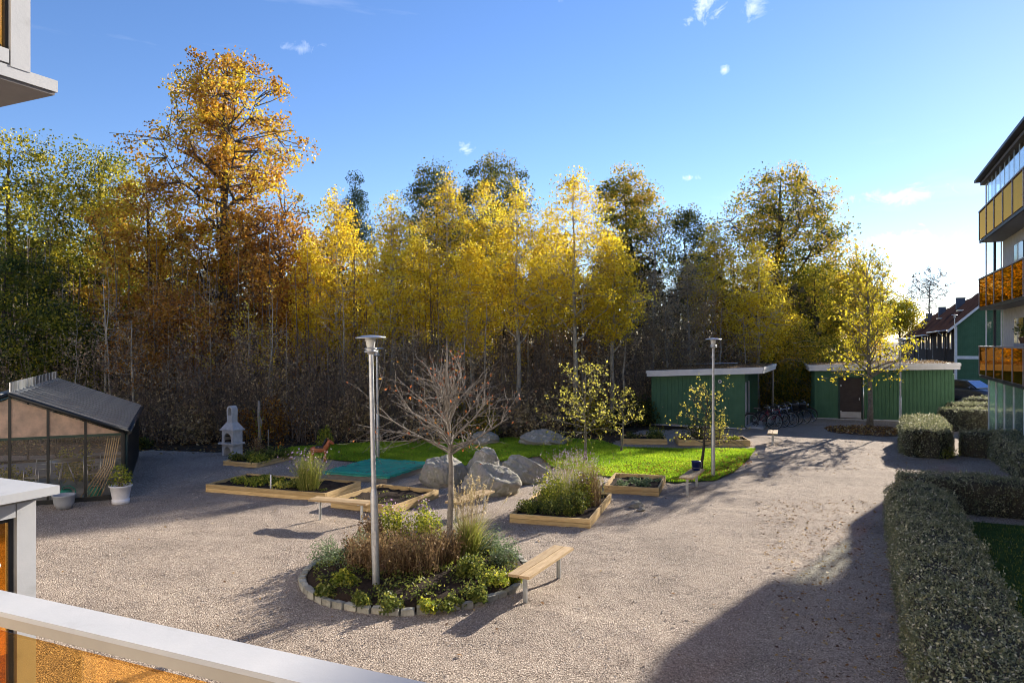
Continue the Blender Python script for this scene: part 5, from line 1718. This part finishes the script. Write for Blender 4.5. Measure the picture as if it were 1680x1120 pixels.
# second plot
hedge('sunlit blunt hedge end beside the gravel path', G(1520, 752), (0.47, 0.88), 5.2, 1.5, 1.0, 1300, .045)
hedge('dark low hedge arm behind the crossing hedge, running away', Vector((14.5, 19.6, 0)), (0.40, 0.915), 5.4, 1.3, .80, 900, .045)
hedge('dark hedge arm between the two plots further back', Vector((14.9, 25.0, 0)) + Vector((.5, .1, 0)), bdir, 6.5, .95, .86, 700, .05)
hedge('narrow hedge in front of the glazed patio', G(1560, 720) + Vector((1.2, 2.9, 0)), bdir, 6.0, .9, .98, 700, .05)
hedge('sunlit rounded hedge in front of parked car', Vector((20.8, 35.0, 0)), bdir, 3.2, 1.4, .98, 700, .05)
hedge('brown clipped hedge right in front of the car bonnet', Vector((25.6, 41.5, 0)), bdir, 4.5, .8, .72, 500, .06)
herb('autumn_shrub', 'small yellow and green shrub at the sunlit hedge foot', G(1548, 752), .5, .55, 700, .06, 'leaf_yellowgreen', cat='shrub')

# round leaf-covered tree disc at the yard tree
t = thing('tree_disc', 'round planting disc covered with fallen leaves under yard tree', 'planting bed', G(1427, 709))
MB().lathe([(0.0, .05), (1.3, .045), (1.65, .02), (1.75, -.01)], 40).build('soil', 'mulch', t)
a = RNG.uniform(0, 6.28, 1500); r = np.sqrt(RNG.uniform(0, 1, 1500)) * 1.8
leaves('leaf_cover', np.column_stack([r * np.cos(a), r * np.sin(a), np.full(1500, .06) + RNG.uniform(0, .04, 1500)]), .11, 'litter', t, kind='stuff', up=1.5)

# ------------------------------------------------------------------ right apartment building
CB = D(1607, 30.5)                          # balcony corner nearest the street end
ab = thing('apartment_building', 'apartment building with amber glass balconies at the right edge', 'building', CB, RZ)
# local: x = -BX (to the right, into the building), y = AX (away). Building runs towards -y.
BL = 26.0
BD = 0.80                                    # balcony depth
FLO = [2.42, 5.2, 8.0]                      # balcony slab undersides
TOP = 10.62
MB().box((BD + 5.0, -BL / 2 - .06, 5.2), (10.0, BL - .1, 10.4)).build('wall', 'render_cream', ab)
MB().box((5.9, -BL / 2 + .1, TOP), (12.1, BL + .5, .10)).build('roof', 'dark_steel', ab)
MB().box((6.0, -BL / 2 + .1, TOP - .14), (11.9, BL + .2, .12)).build('eaves', 'ceiling_dark', ab)
for fi, z in enumerate(FLO):
    MB().box((BD / 2 + .02, -BL / 2, z + .09), (BD - .06, BL - .05, .18)).build('balcony_slab', 'slab_grey', ab)
    MB().box((.02, -BL / 2, z + .04), (.06, BL, .10)).build('slab_edge', 'dark_steel', ab)
    pz0, pz1 = z + .10, z + 1.28
    np_ = 15
    pw = 1.72
    for k in range(np_):
        y0, y1 = -k * pw, -(k + 1) * pw
        pn_ = MB().box((.0, (y0 + y1) / 2, (pz0 + pz1) / 2), (.016, pw - .05, pz1 - pz0 - .06)).build('amber_pane', 'amber_panel', ab)
        MB().box((-.005, y0, (pz0 + pz1) / 2), (.05, .05, pz1 - pz0)).build('railing_post', 'amber_frame', ab)
    MB().box((0, -BL / 2, pz1), (.09, BL, .05)).build('handrail', 'amber_frame', ab)
    # end panel facing the street end
    MB().box((BD / 2, .0, (pz0 + pz1) / 2), (BD - .08, .016, pz1 - pz0 - .06)).build('amber_pane', 'amber_panel', ab)
    MB().box((BD / 2, .0, pz1), (BD, .07, .05)).build('handrail', 'amber_frame', ab)
    # glazed screens above the railing
    ceil_ = FLO[fi + 1] if fi < 2 else TOP - .2
    if fi == 2:
        for k in range(20):
            y0 = -.9 - k * .86
            MB().box((.18, y0 - .43, (pz1 + ceil_) / 2), (.012, .82, ceil_ - pz1 - .08)).build('screen_pane', 'clear_glass', ab)
            MB().box((.18, y0, (pz1 + ceil_) / 2), (.03, .025, ceil_ - pz1)).build('screen_bar', 'zinc', ab)
    MB().box((.22 + (BD - .24) / 2, -.12, (pz1 + ceil_) / 2), (BD - .26, .014, ceil_ - pz1 - .06)).build('screen_pane', 'clear_glass', ab)
    MB().box((.52, -.12, (pz1 + ceil_) / 2), (.09, .07, ceil_ - pz1)).build('screen_post', 'dark_steel', ab)
    for xx in (.22, BD - .05):
        MB().box((xx, -.12, (pz1 + ceil_) / 2), (.05, .05, ceil_ - pz1)).build('screen_bar', 'window_white', ab)
    MB().box((BD - .02, -3.4, z + 1.3), (.03, 1.6, 2.1)).build('window', 'dark_glass', ab)
    MB().box((BD - .02, -9.4, z + 1.3), (.03, 2.4, 2.1)).build('window', 'dark_glass', ab)
# rear balcony peeking out at the street end
for z in FLO[1:]:
    MB().box((2.6, .9, z + .05), (2.2, 1.6, .14)).build('rear_balcony_slab', 'slab_grey', ab)
# glazed patio on the ground floor
for k in range(5):
    y = -.25 - k * 1.7
    MB().box((.3, y - .85, 1.25), (.02, 1.64, 2.3)).build('patio_pane', 'patio_glass', ab)
    MB().box((.3, y, 1.25), (.07, .07, 2.4)).build('patio_post', 'window_white', ab)
MB().box((.34 + (BD - .36) / 2, -.25, 1.25), (BD - .38, .02, 2.3)).build('patio_pane', 'patio_glass', ab)
MB().box((.3, -4.5, .06), (.12, 8.4, .1)).build('patio_sill', 'window_white', ab)
pc = thing('patio_chair', 'pale tub chair inside the glazed patio', 'chair', CB + Matrix.Rotation(RZ, 3, 'Z') @ Vector((.52, -3.9, 0)), RZ)
MB().lathe([(0, .38), (.17, .38), (.19, .42), (.20, .72), (.18, .73), (.17, .46), (0, .46)], 18).build('shell', 'white_plastic', pc)
for a_ in range(4):
    MB().tube([(.12 * math.cos(a_ * 1.57 + .7), .12 * math.sin(a_ * 1.57 + .7), .39), (.17 * math.cos(a_ * 1.57 + .7), .17 * math.sin(a_ * 1.57 + .7), 0)], .014, 6).build('leg', 'zinc', pc)
pp = thing('balcony_plant', 'potted plant on a grey box on the first floor balcony', 'potted plant', CB + Matrix.Rotation(RZ, 3, 'Z') @ Vector((.5, -6.0, FLO[0] + .18)), RZ)
MB().box((0, 0, .62), (.4, 1.5, 1.24)).build('box', 'grey_pot', pp)
MB().lathe([(0, 1.24), (.14, 1.24), (.2, 1.45), (0, 1.44)], 14).build('pot', 'mulch', pp)
leaves('foliage', cluster(70, .38, .5) + np.array([0, 0, 1.45]), .14, 'leaf_darkgreen', pp, up=.3)

# ------------------------------------------------------------------ the balcony's own building, unseen behind the camera, added to bounce warm light
hb = thing('unseen_home_building', 'unseen cream apartment building carrying the foreground balcony, added to bounce warm light', 'building', Vector((0, 0, 0)) - AX * 1.9, RZ)
MB().box((-12.0, -5.0, 5.2), (54.0, 10.0, 10.4)).build('wall', 'render_bounce', hb)
MB().box((-12.0, -4.7, 10.5), (54.6, 11.2, .12)).build('roof', 'dark_steel', hb)
for k in range(13):
    for z in (1.3, 3.9, 6.7, 9.2):
        wd = MB().box((-36.2 + k * 3.8, .015, z), (1.5, .03, 1.5)).build('window', 'window_white', hb)
        MB().box((-36.2 + k * 3.8, .035, z), (1.3, .02, 1.3)).build('pane', 'dark_glass', wd)

# ------------------------------------------------------------------ row houses
HC = D(1566, 62)
def row_house(label, off, step):
    t = thing('row_house', label, 'house', HC + AX * off + Vector((0, 0, step)), RZ, 'green row houses behind the sheds')
    W_, L_, EH, RH = 7.8, 17.5, 5.15, 8.7
    w = MB()
    # gable body: x right 0..W_, y away 0..L_
    poly = [(0, 0), (W_, 0), (W_, EH), (W_ / 2, RH - .15), (0, EH)]
    w.prism(poly, 0, L_)
    w.build('wall', 'green_paint', t)
    bt = MB()
    for k in range(51):
        x = .1 + k * .15
        zt = EH + (RH - .15 - EH) * (1 - abs(x - W_ / 2) / (W_ / 2)) - .05
        bt.box((x, -.015, zt / 2), (.05, .03, zt))
    bt.build('gable_battens', 'green_paint', t, 'stuff')
    MB().box((W_ / 2, -.03, 2.55), (W_ + .1, .06, .26)).build('band_board', 'window_white', t)
    MB().box((.08, -.04, EH / 2), (.22, .08, EH)).build('corner_board', 'window_white', t)
    MB().box((-.012, L_ / 2, EH / 2), (.02, L_ - .02, EH - .06)).build('long_wall', 'door_brown', t)
    ov = .55
    for s_ in (0, 1):
        r = MB()
        xa = -ov if s_ == 0 else W_ + ov
        za = EH - ov * (RH - EH) / (W_ / 2)
        r.prism([(xa, za + .02), (W_ / 2, RH), (W_ / 2, RH + .16), (xa, za + .18)], -.45, L_ + .02)
        ro = r.build('roof_slope', 'tile_brown', t)
        f = MB().prism([(xa, za - .02), (W_ / 2, RH - .04), (W_ / 2, RH + .2), (xa, za + .22)], -.50, -.455)
        f.build('barge_board', 'window_white', ro)
    MB().tube([(-ov - .06, -.45, EH - ov * .68 + .05), (-ov - .06, L_, EH - ov * .68 + .05)], .07, 8).build('gutter', 'zinc', t)
    MB().tube([(-ov - .06, 6.0, EH - .4), (-.12, 6.0, EH - .9), (-.12, 6.0, .2)], .06, 8).build('downpipe', 'zinc', t)
    MB().box((W_ / 2 - .9, 4.2, RH - .45), (.8, 1.0, 1.3)).build('chimney', 'chimney_grey', t)
    MB().box((W_ / 2 - .9, 4.2, RH + .23), (.9, 1.1, .06)).build('chimney_cap', 'dark_steel', t)
    MB().box((W_ / 2 - 2.2, 9.5, RH - 1.85), (.9, 1.4, .10)).build('roof_hatch', 'zinc', t)
    for y, ww in ((2.2, .9), (5.2, .4), (8.4, .8), (13.2, .8)):
        for zc in (1.3, 4.0):
            wd = MB().box((-.035, y, zc), (.04, ww + .2, 1.5)).build('window', 'window_white', t)
            MB().box((-.062, y, zc), (.02, ww, 1.25)).build('pane', 'dark_glass', wd)
    return t


row_house('nearest green row house with gable, white trim and chimneys', 0, 0)
row_house('second row house, attached behind the nearest gabled house', 17.8, -.25)
row_house('third row house, partly hidden by the yard tree', 35.6, -.5)
row_house('farthest row house at the end of the terrace', 53.4, -.75)

# ------------------------------------------------------------------ car
def car(label, loc, rz):
    t = thing('parked_car', label, 'car', loc, rz)
    # local -y = front
    secs = [(-2.15, .60, .32, .62), (-2.05, .78, .22, .74), (-1.5, .86, .2, .88), (-.95, .88, .2, .96), (0, .89, .2, .98), (1.2, .88, .2, 1.0), (1.95, .82, .24, .98), (2.15, .66, .34, .8)]
    m = MB()
    k = 10
    vs, fs = [], []
    for y, hw, zb, zt in secs:
        for (fx, fz) in ((-.9, 0), (-1, .25), (-1, .65), (-.92, .92), (-.6, 1.0), (.6, 1.0), (.92, .92), (1, .65), (1, .25), (.9, 0)):
            vs.append((fx * hw, y, zb + (zt - zb) * fz))
    for i in range(len(secs) - 1):
        for j in range(k):
            fs.append((i * k + j, i * k + (j + 1) % k, (i + 1) * k + (j + 1) % k, (i + 1) * k + j))
    fs += [tuple(range(k)), tuple(range((len(secs) - 1) * k + k - 1, (len(secs) - 1) * k - 1, -1))]
    m.add(vs, fs, None, True)
    body = m.build('body', 'car_paint', t)
    c = MB()
    cs = [(-1.05, .74, .95), (-.35, .60, 1.40), (.1, .62, 1.45), (.9, .60, 1.42), (1.75, .70, .98)]
    vs, fs = [], []
    for y, hw, z in cs:
        vs += [(-hw - (1.45 - z) * .05, y, z), (hw + (1.45 - z) * .05, y, z), (-.82, y, .94), (.82, y, .94)]
    for i in range(len(cs) - 1):
        b_ = i * 4
        fs += [(b_, b_ + 1, b_ + 5, b_ + 4), (b_ + 2, b_, b_ + 4, b_ + 6), (b_ + 1, b_ + 3, b_ + 7, b_ + 5)]
    fs += [(0, 2, 3, 1), (16, 17, 19, 18)]
    c.add(vs, fs, None, False)
    c.build('cabin', 'car_paint', t)
    ws = MB().add([(-.70, -1.07, .985), (.70, -1.07, .985), (.57, -.40, 1.385), (-.57, -.40, 1.385)], [(0, 1, 2, 3)]); 
    ws.build('windscreen', 'windscreen', t).location = (0, -.012, .012)
    for s_ in (-1, 1):
        MB().add([(s_ * .815, -.85, .99), (s_ * .815, 1.5, 1.0), (s_ * .64, .85, 1.37), (s_ * .64, -.3, 1.36)], [(0, 1, 2, 3)]).build('side_window', 'dark_glass', t).location = (s_ * .02, 0, 0)
        MB().lathe([(0, 0), (.09, 0), (.10, .1), (0, .13)], 12, Matrix.Translation((s_ * .93, -.72, 1.0)) @ Matrix.Rotation(R(90), 4, 'X')).build('wing_mirror', 'car_paint', t)
        MB().box((s_ * .62, -2.06, .66), (.34, .12, .14)).build('headlight', 'frosted_lamp', t)
        for y in (-1.35, 1.35):
            wh = MB().lathe([(.20, -.1), (.31, -.1), (.32, -.06), (.32, .06), (.31, .1), (.20, .1)], 22, Matrix.Translation((s_ * .78, y, .32)) @ Matrix.Rotation(R(90), 4, 'Y')).build('wheel', 'black_rubber', t)
            MB().lathe([(0, 0.11), (.20, .10), (.20, -.10), (0, -.11)], 16, Matrix.Translation((s_ * .78, y, .32)) @ Matrix.Rotation(R(90), 4, 'Y')).build('rim', 'zinc', wh)
    MB().box((0, -1.09, .985), (1.42, .05, .02)).build('wiper_panel', 'car_silver', t)
    MB().box((0, -.37, 1.405), (1.16, .05, .02)).build('roof_edge', 'car_silver', t)
    MB().box((0, -2.13, .5), (.9, .05, .14)).build('grille', 'black_metal', t)
    return t


car('dark parked car with blue tinted windscreen behind the hedges', D(1588, 47), .38)

# ------------------------------------------------------------------ bicycles
def bicycle(label, loc, rz, frame, lean, basket=False):
    t = thing('bicycle', label, 'bicycle', loc, rz, 'bicycles parked between the sheds')
    t.rotation_euler = (lean, 0, rz)
    WR = .335
    for x in (-.52, .52):
        n_ = 26
        ring = [(x + WR * math.cos(2 * math.pi * k / n_), 0, WR + WR * math.sin(2 * math.pi * k / n_)) for k in range(n_ + 1)]
        w = MB().tube(ring, .019, 6, False).build('wheel', 'black_rubber', t)
        ring = [(x + (WR - .025) * math.cos(2 * math.pi * k / n_), 0, WR + (WR - .025) * math.sin(2 * math.pi * k / n_)) for k in range(n_ + 1)]
        MB().tube(ring, .009, 5, False).build('rim', 'zinc', w)
        s_ = MB()
        for k in range(12):
            a_ = 2 * math.pi * k / 12
            s_.tube([(x, 0, WR), (x + (WR - .03) * math.cos(a_), 0, WR + (WR - .03) * math.sin(a_))], .0025, 4)
        s_.build('spokes', 'zinc', w, 'stuff')
        fd = [(x + (WR + .03) * math.cos(a_), 0, WR + (WR + .03) * math.sin(a_)) for a_ in np.linspace(R(20), R(170), 10)]
        MB().tube(fd, .022, 5).build('mudguard', 'black_metal', w)
    BBk, ST, HD, HB = (-.08, 0, .29), (-.2, 0, .80), (.33, 0, .84), (.37, 0, .66)
    f = MB()
    f.tube([BBk, ST], .018, 7); f.tube([BBk, HB], .02, 7); f.tube([(-.18, 0, .72), HD], .018, 7); f.tube([HD, HB], .022, 7)
    for s_ in (-.05, .05):
        f.tube([(-.08, s_ * .4, .29), (-.52, s_, WR)], .011, 6); f.tube([(-.185, s_ * .4, .74), (-.52, s_, WR)], .010, 6)
    f.build('frame', frame, t)
    fk = MB()
    for s_ in (-.05, .05):
        fk.tube([HB, (.45, s_, .5), (.52, s_, WR)], .012, 6)
    fk.build('fork', frame, t)
    MB().tube([HD, (.30, 0, .98)], .014, 6).build('stem', 'zinc', t)
    MB().tube([(.12, -.29, 1.02), (.25, -.22, 1.03), (.31, 0, .98), (.25, .22, 1.03), (.12, .29, 1.02)], .013, 6).build('handlebar', 'zinc', t)
    for s_ in (-1, 1):
        MB().tube([(.05, s_ * .30, 1.015), (.16, s_ * .28, 1.025)], .018, 6).build('grip', 'black_rubber', t)
    MB().tube([ST, (-.215, 0, .90)], .014, 6).build('seat_post', 'zinc', t)
    MB().prism([(-.36, .90), (-.37, .95), (-.2, .945), (-.05, .93), (-.05, .905), (-.2, .90)], -.06, .06).build('saddle', 'black_rubber', t)
    MB().box((-.52, 0, .73), (.42, .12, .015)).build('carrier', 'black_metal', t)
    cr = MB().tube([(-.08, -.06, .29), (-.08, .06, .29)], .09, 12).build('crankset', 'zinc', t)
    MB().box((.03, -.12, .19), (.09, .06, .02)).build('pedal', 'black_rubber', cr)
    MB().box((-.19, .12, .39), (.09, .06, .02)).build('pedal', 'black_rubber', cr)
    MB().lathe([(0, 0), (.05, 0), (.055, .04), (0, .06)], 10, Matrix.Translation((.40, 0, .86)) @ Matrix.Rotation(R(90), 4, 'Y')).build('front_lamp', 'frosted_lamp', t)
    if basket:
        MB().box((.48, 0, .86), (.26, .32, .22), taper=(1.1, 1.1)).build('basket', 'black_metal', t)
    return t


plain('bike_black', (.02, .02, .025), .35); plain('bike_red', (.28, .02, .03), .35); plain('bike_blue', (.10, .17, .28), .35); plain('bike_silver', (.45, .46, .48), .3, .6); plain('bike_green', (.03, .08, .06), .4)
BK = [((11.15, 32.6), -.15, 'bike_black', .12, False, 'black bicycle parked nearest to the shed door step'),
      ((11.75, 33.2), .05, 'bike_red', .1, False, 'dark red framed bicycle behind the nearest black one'),
      ((12.25, 33.6), -.25, 'bike_silver', .13, False, 'silver bicycle in the middle of the parked row'),
      ((12.75, 34.3), -.12, 'bike_blue', .1, True, 'pale blue bicycle with a black front basket'),
      ((13.35, 34.9), -.3, 'bike_black', .14, True, 'black bicycle with front basket near the rear of row'),
      ((13.9, 35.5), -.2, 'bike_green', .1, False, 'dark green bicycle closest to the storage shed')]
for (x, y), rz, fm, ln, bs, lb in BK:
    bicycle(lb, (x, y, 0), rz, fm, ln, bs)

# ------------------------------------------------------------------ barbecue, horse, posts, pots
def arch(w, h, aw, ah, z0=0.0, n=10):
    """Outline of a panel with an arched notch rising from its lower edge."""
    pts = [(-w / 2, z0), (-aw / 2, z0), (-aw / 2, z0 + ah - aw / 2)]
    for k in range(1, n):
        a_ = math.pi - math.pi * k / n
        pts.append((aw / 2 * math.cos(a_), z0 + ah - aw / 2 + aw / 2 * math.sin(a_)))
    pts += [(aw / 2, z0 + ah - aw / 2), (aw / 2, z0), (w / 2, z0), (w / 2, z0 + h), (-w / 2, z0 + h)]
    return pts


bq = thing('barbecue', 'pale concrete garden barbecue with arched firebox and chimney', 'barbecue', G(381, 748), R(-27))
bq.scale = (.84, .84, .96)
Wb, Db = .62, .5
MB().prism(arch(Wb, .42, .38, .34), -Db / 2, Db / 2).build('base', 'concrete', bq)
MB().box((0, -.04, .45), (.86, .62, .06)).build('shelf', 'concrete', bq)
fb = MB().prism(arch(Wb, .46, .42, .34, .48), -Db / 2, -Db / 2 + .06)
fb.box((-Wb / 2 + .03, .03, .71), (.06, Db - .066, .46)); fb.box((Wb / 2 - .03, .03, .71), (.06, Db - .066, .46)); fb.box((0, Db / 2 - .03, .71), (Wb - .126, .055, .46))
fb.build('firebox', 'concrete', bq)
MB().box((0, .02, .53), (.48, .36, .04)).build('hearth', 'soot', bq)
MB().box((0, 0, .70), (.46, .34, .012)).build('grill_grate', 'black_metal', bq)
MB().box((0, 0, 1.07), (Wb + .12, Db + .1, .26), taper=(.42, .48)).build('hood', 'concrete', bq)
MB().box((0, 0, .93), (Wb + .14, Db + .12, .05)).build('hood_rim', 'concrete', bq)
MB().box((0, 0, 1.31), (.30, .27, .26)).build('chimney', 'concrete', bq)
pts = arch(.34, .10, .20, .28, 1.44)
o_ = [(-.16, 1.44), (-.09, 1.44), (-.09, 1.62)] + [(.09 * math.cos(a_), 1.62 + .09 * math.sin(a_)) for a_ in np.linspace(math.pi, 0, 9)[1:-1]] + [(.09, 1.62), (.09, 1.44), (.16, 1.44), (.16, 1.62)] + [(.16 * math.cos(a_), 1.62 + .16 * math.sin(a_)) for a_ in np.linspace(0, math.pi, 11)[1:-1]] + [(-.16, 1.62)]
MB().prism(o_, -.14, .14).build('chimney_cap', 'concrete', bq)

hp = G(524, 757)
hr = thing('toy_horse', 'reddish brown wooden play horse with dark saddle on lawn', 'play horse', hp, R(8))
body = MB()
body.tube([(-.28, 0, .36), (-.2, 0, .38), (0, 0, .37), (.18, 0, .39), (.24, 0, .40)], [.07, .11, .105, .11, .08], 14)
body.tube([(.18, 0, .40), (.26, 0, .52), (.30, 0, .62), (.31, 0, .66)], [.10, .078, .062, .05], 12)
body.tube([(.27, 0, .66), (.36, 0, .62), (.44, 0, .56), (.46, 0, .545)], [.055, .055, .04, .034], 12)
for x in (-.22, .18):
    for y in (-.07, .07):
        body.tube([(x, y, .36), (x + .01, y * 1.15, .18), (x, y * 1.2, 0)], [.05, .032, .035], 8)
for y in (-.03, .03):
    body.tube([(.28, y, .68), (.275, y, .76)], [.022, .006], 6)
body.build('body', 'horse_red', hr)
MB().tube([(.24, 0, .74), (.19, 0, .66), (.14, 0, .54), (.10, 0, .46)], [.03, .04, .04, .03], 8).build('mane', 'horse_black', hr)
MB().box((0, 0, .455), (.24, .2, .06)).build('saddle', 'horse_black', hr)
MB().tube([(-.3, 0, .40), (-.38, 0, .36), (-.42, 0, .22)], [.03, .035, .015], 8).build('tail', 'horse_black', hr)
for y in (-.05, .05):
    MB().lathe([(0, 0), (.012, .0), (0, .012)], 8, Matrix.Translation((.35, y, .645))).build('eye', 'horse_black', hr)

wp = thing('wooden_post', 'weathered wooden post wrapped with a climber near barbecue', 'post', G(425, 738))
MB().tube([(0, 0, -.05), (.02, 0, .8), (-.01, 0, 1.3), (.0, 0, 1.75)], [.06, .055, .05, .045], 9).build('pole', 'grey_wood', wp)
MB().tube([(.06, -.03, .75), (.10, -.03, 1.0), (.05, -.03, 1.15)], [.03, .035, .02], 7).build('stub', 'grey_wood', wp)
leaves('climber', np.column_stack([RNG.normal(size=(70, 2)) * .1, RNG.uniform(.2, 1.4, 70)]), .08, 'leaf_yellowgreen', wp, kind='stuff')
wp = tag(MB().tube([(0, 0, -.05), (.01, 0, .5), (0, 0, .72)], [.025, .022, .02], 7).build('wooden_stake', 'grey_wood'), 'short thin wooden stake right of the tall post', 'stake')
wp.location = G(440, 738)

# planters by the greenhouse
t = thing('planter', 'large white plastic planter with a leafy plant by greenhouse', 'potted plant', G(198, 826), grz)
MB().lathe([(0, 0), (.19, 0), (.20, .10), (.185, .105), (.185, .115), (.235, .40), (.26, .41), (.26, .44), (.235, .44), (.22, .38), (0, .37)], 24).build('pot', 'white_plastic', t)
MB().lathe([(0, .385), (.22, .385)], 16).build('soil', 'soil', t)
P = cluster(260, .26, .55) + np.array([0, 0, .42])
leaves('foliage', P, .075, 'leaf_yellowgreen', t, up=.4)
sticks('stems', P[:25] * np.array([.2, .2, 0]) + np.array([0, 0, .38]), P[:25], .006, .003, 'twig_brown', t)
t = thing('flower_pot', 'empty rounded grey flower pot before the greenhouse front', 'pot', G(105, 834), grz)
MB().lathe([(0, 0), (.15, 0), (.21, .12), (.235, .29), (.25, .30), (.25, .32), (.22, .32), (.20, .2), (0, .19)], 24).build('pot', 'grey_pot', t)
MB().lathe([(0, .24), (.2, .24)], 16).build('soil', 'soil', t)

# ------------------------------------------------------------------ balconies at the left edge
# own balcony: rail in the foreground, running along BX
def alongB(p0, L, dims, name, mat, parent):
    """Box of section dims (across, height) from p0 along BX."""
    m = MB()
    c = p0 + BX * (L / 2)
    m.box((0, 0, 0), (L, dims[0], dims[1]))
    o = m.build(name, mat, parent)
    o.location = c
    o.rotation_euler = (0, 0, RZ)
    return o


RAILZ = 3.35
own = thing('balcony', 'own balcony with white handrail and amber glass in the foreground', 'balcony', (0, 0, 0))
# far edge of the handrail passes G(0,968,RAILZ) and G(700,1120,RAILZ)
e0, e1 = G(700, 1120, RAILZ), G(0, 968, RAILZ)
bd = (e1 - e0).normalized()
near = Vector((bd.y, -bd.x, 0))              # towards the camera
if near.y > 0:
    near = -near
rz_own = math.atan2(bd.y, bd.x)


def ownbox(name, s0, s1, off, wid, z, hgt, mat, parent=own):
    m = MB().box((0, 0, 0), (s1 - s0, wid, hgt))
    o = m.build(name, mat, parent)
    c = e0 + bd * ((s0 + s1) / 2) + near * off
    o.location = (c.x, c.y, z)
    o.rotation_euler = (0, 0, rz_own)
    return o


ownbox('handrail', -1.0, 2.35, .041, .082, RAILZ - .005, .010, 'white_metal')
ownbox('rail_lip', -1.0, 2.35, .041, .080, RAILZ - .021, .022, 'rail_side_shade')
ownbox('glass_pane', -.98, 1.46, .05, .010, RAILZ - .56, 1.0, 'amber_glass')
ownbox('post', 1.50, 1.56, .05, .05, RAILZ - .56, 1.02, 'white_metal')
ownbox('glass_pane', 1.60, 2.32, .05, .010, RAILZ - .56, 1.0, 'amber_glass')
ownbox('floor_slab', -1.2, 2.4, .75, 1.45, RAILZ - 1.19, .16, 'slab_grey')

# neighbour's balcony: corner, cap, frame with amber glass
K = D(98, 2.8)
nb = thing('neighbour_balcony', 'neighbouring white framed balcony corner with amber glass, lower left', 'balcony', (K.x, K.y, RAILZ), RZ)
# local x = right, y = away. Corner is at (0, 0); the cap extends to -x and -y.
CW = .26
MB().add([(0, 0, 0), (-1.5, 0, 0), (-1.5, -CW, 0), (-CW, -CW, 0), (-CW, -1.6, 0), (0, -1.6, 0), (0, 0, -.032), (-1.5, 0, -.032), (-1.5, -CW, -.032), (-CW, -CW, -.032), (-CW, -1.6, -.032), (0, -1.6, -.032)],
         [(0, 1, 2, 3, 4, 5), (11, 10, 9, 8, 7, 6), (0, 6, 7, 1), (5, 11, 6, 0), (4, 10, 11, 5), (3, 9, 10, 4), (2, 8, 9, 3), (1, 7, 8, 2)]).build('cap', 'white_metal', nb)
IN = .055
MB().box((-IN - .035, -IN - .035, -.60), (.07, .07, 1.10)).build('corner_post', 'white_metal', nb)
MB().box((-IN - .02, -.85, -.075), (.04, 1.44, .05)).build('top_frame', 'white_metal', nb)
MB().box((-IN - .02, -.85, -1.13), (.04, 1.44, .05)).build('bottom_frame', 'white_metal', nb)
MB().box((-IN - .02, -.85, -.60), (.010, 1.40, .99)).build('glass_pane', 'amber_glass', nb)
MB().box((-IN - .018, -.14, -.60), (.016, .018, 1.0)).build('gasket', 'black_rubber', nb)
MB().box((-IN - .018, -.85, -.107), (.016, 1.40, .014)).build('gasket', 'black_rubber', nb)
MB().box((-.85, -IN - .02, -.60), (1.40, .010, .99)).build('glass_pane', 'amber_glass', nb)
MB().box((-.8, -.8, -1.30), (1.6, 1.6, .16)).build('floor_slab', 'slab_grey', nb)
# white octagonal fitting behind the glass
oc = MB().lathe([(0, 0), (.045, 0), (.05, .006), (.05, .02), (.02, .028), (0, .028)], 8, Matrix.Translation((-IN + .004, -.245, -.255)) @ Matrix.Rotation(R(90), 4, 'Y'), smooth=False)
oc.build('round_bracket', 'white_plastic', nb)
MB().box((-IN + .004, -.26, -.20), (.012, .05, .05)).build('bracket_plate', 'white_plastic', nb)
MB().box((-IN + .004, -.26, -.32), (.012, .05, .04)).build('bracket_plate', 'white_plastic', nb)

K2 = D(95, 2.8)
ub = thing('upper_balcony', 'upper neighbouring balcony slab with white frame, top left corner', 'balcony', (K2.x, K2.y, HT(153, 2.8)), RZ)
MB().box((-1.0, -1.0, .022), (2.0, 2.0, .044)).build('slab', 'white_metal', ub)
MB().box((-1.0, -1.0, -.006), (1.985, 1.985, .012)).build('soffit', 'ceiling_dark', ub)
MB().box((-.022, -.14, .64), (.05, .07, 1.2)).build('corner_post', 'white_metal', ub)
MB().box((-.02, -.98, .075), (.044, 1.60, .05)).build('bottom_frame', 'white_metal', ub)
MB().box((-.026, -.98, .68), (.010, 1.6, 1.16)).build('glass_pane', 'amber_glass', ub)
MB().box((-.02, -.181, .66), (.02, .012, 1.12)).build('gasket', 'black_rubber', ub)
MB().box((-.02, -1.0, .106), (.02, 1.6, .012)).build('gasket', 'black_rubber', ub)
MB().box((-1.0, -.14, .68), (1.85, .010, 1.16)).build('glass_pane', 'amber_glass', ub)
MB().tube([(.003, -.13, .42), (.012, -.13, .42)], .012, 8).build('bolt', 'zinc', ub)
for y in (-.26, -1.0):
    MB().box((-.03, y, .05), (.03, .10, .02)).build('foot_bracket', 'brass', ub)
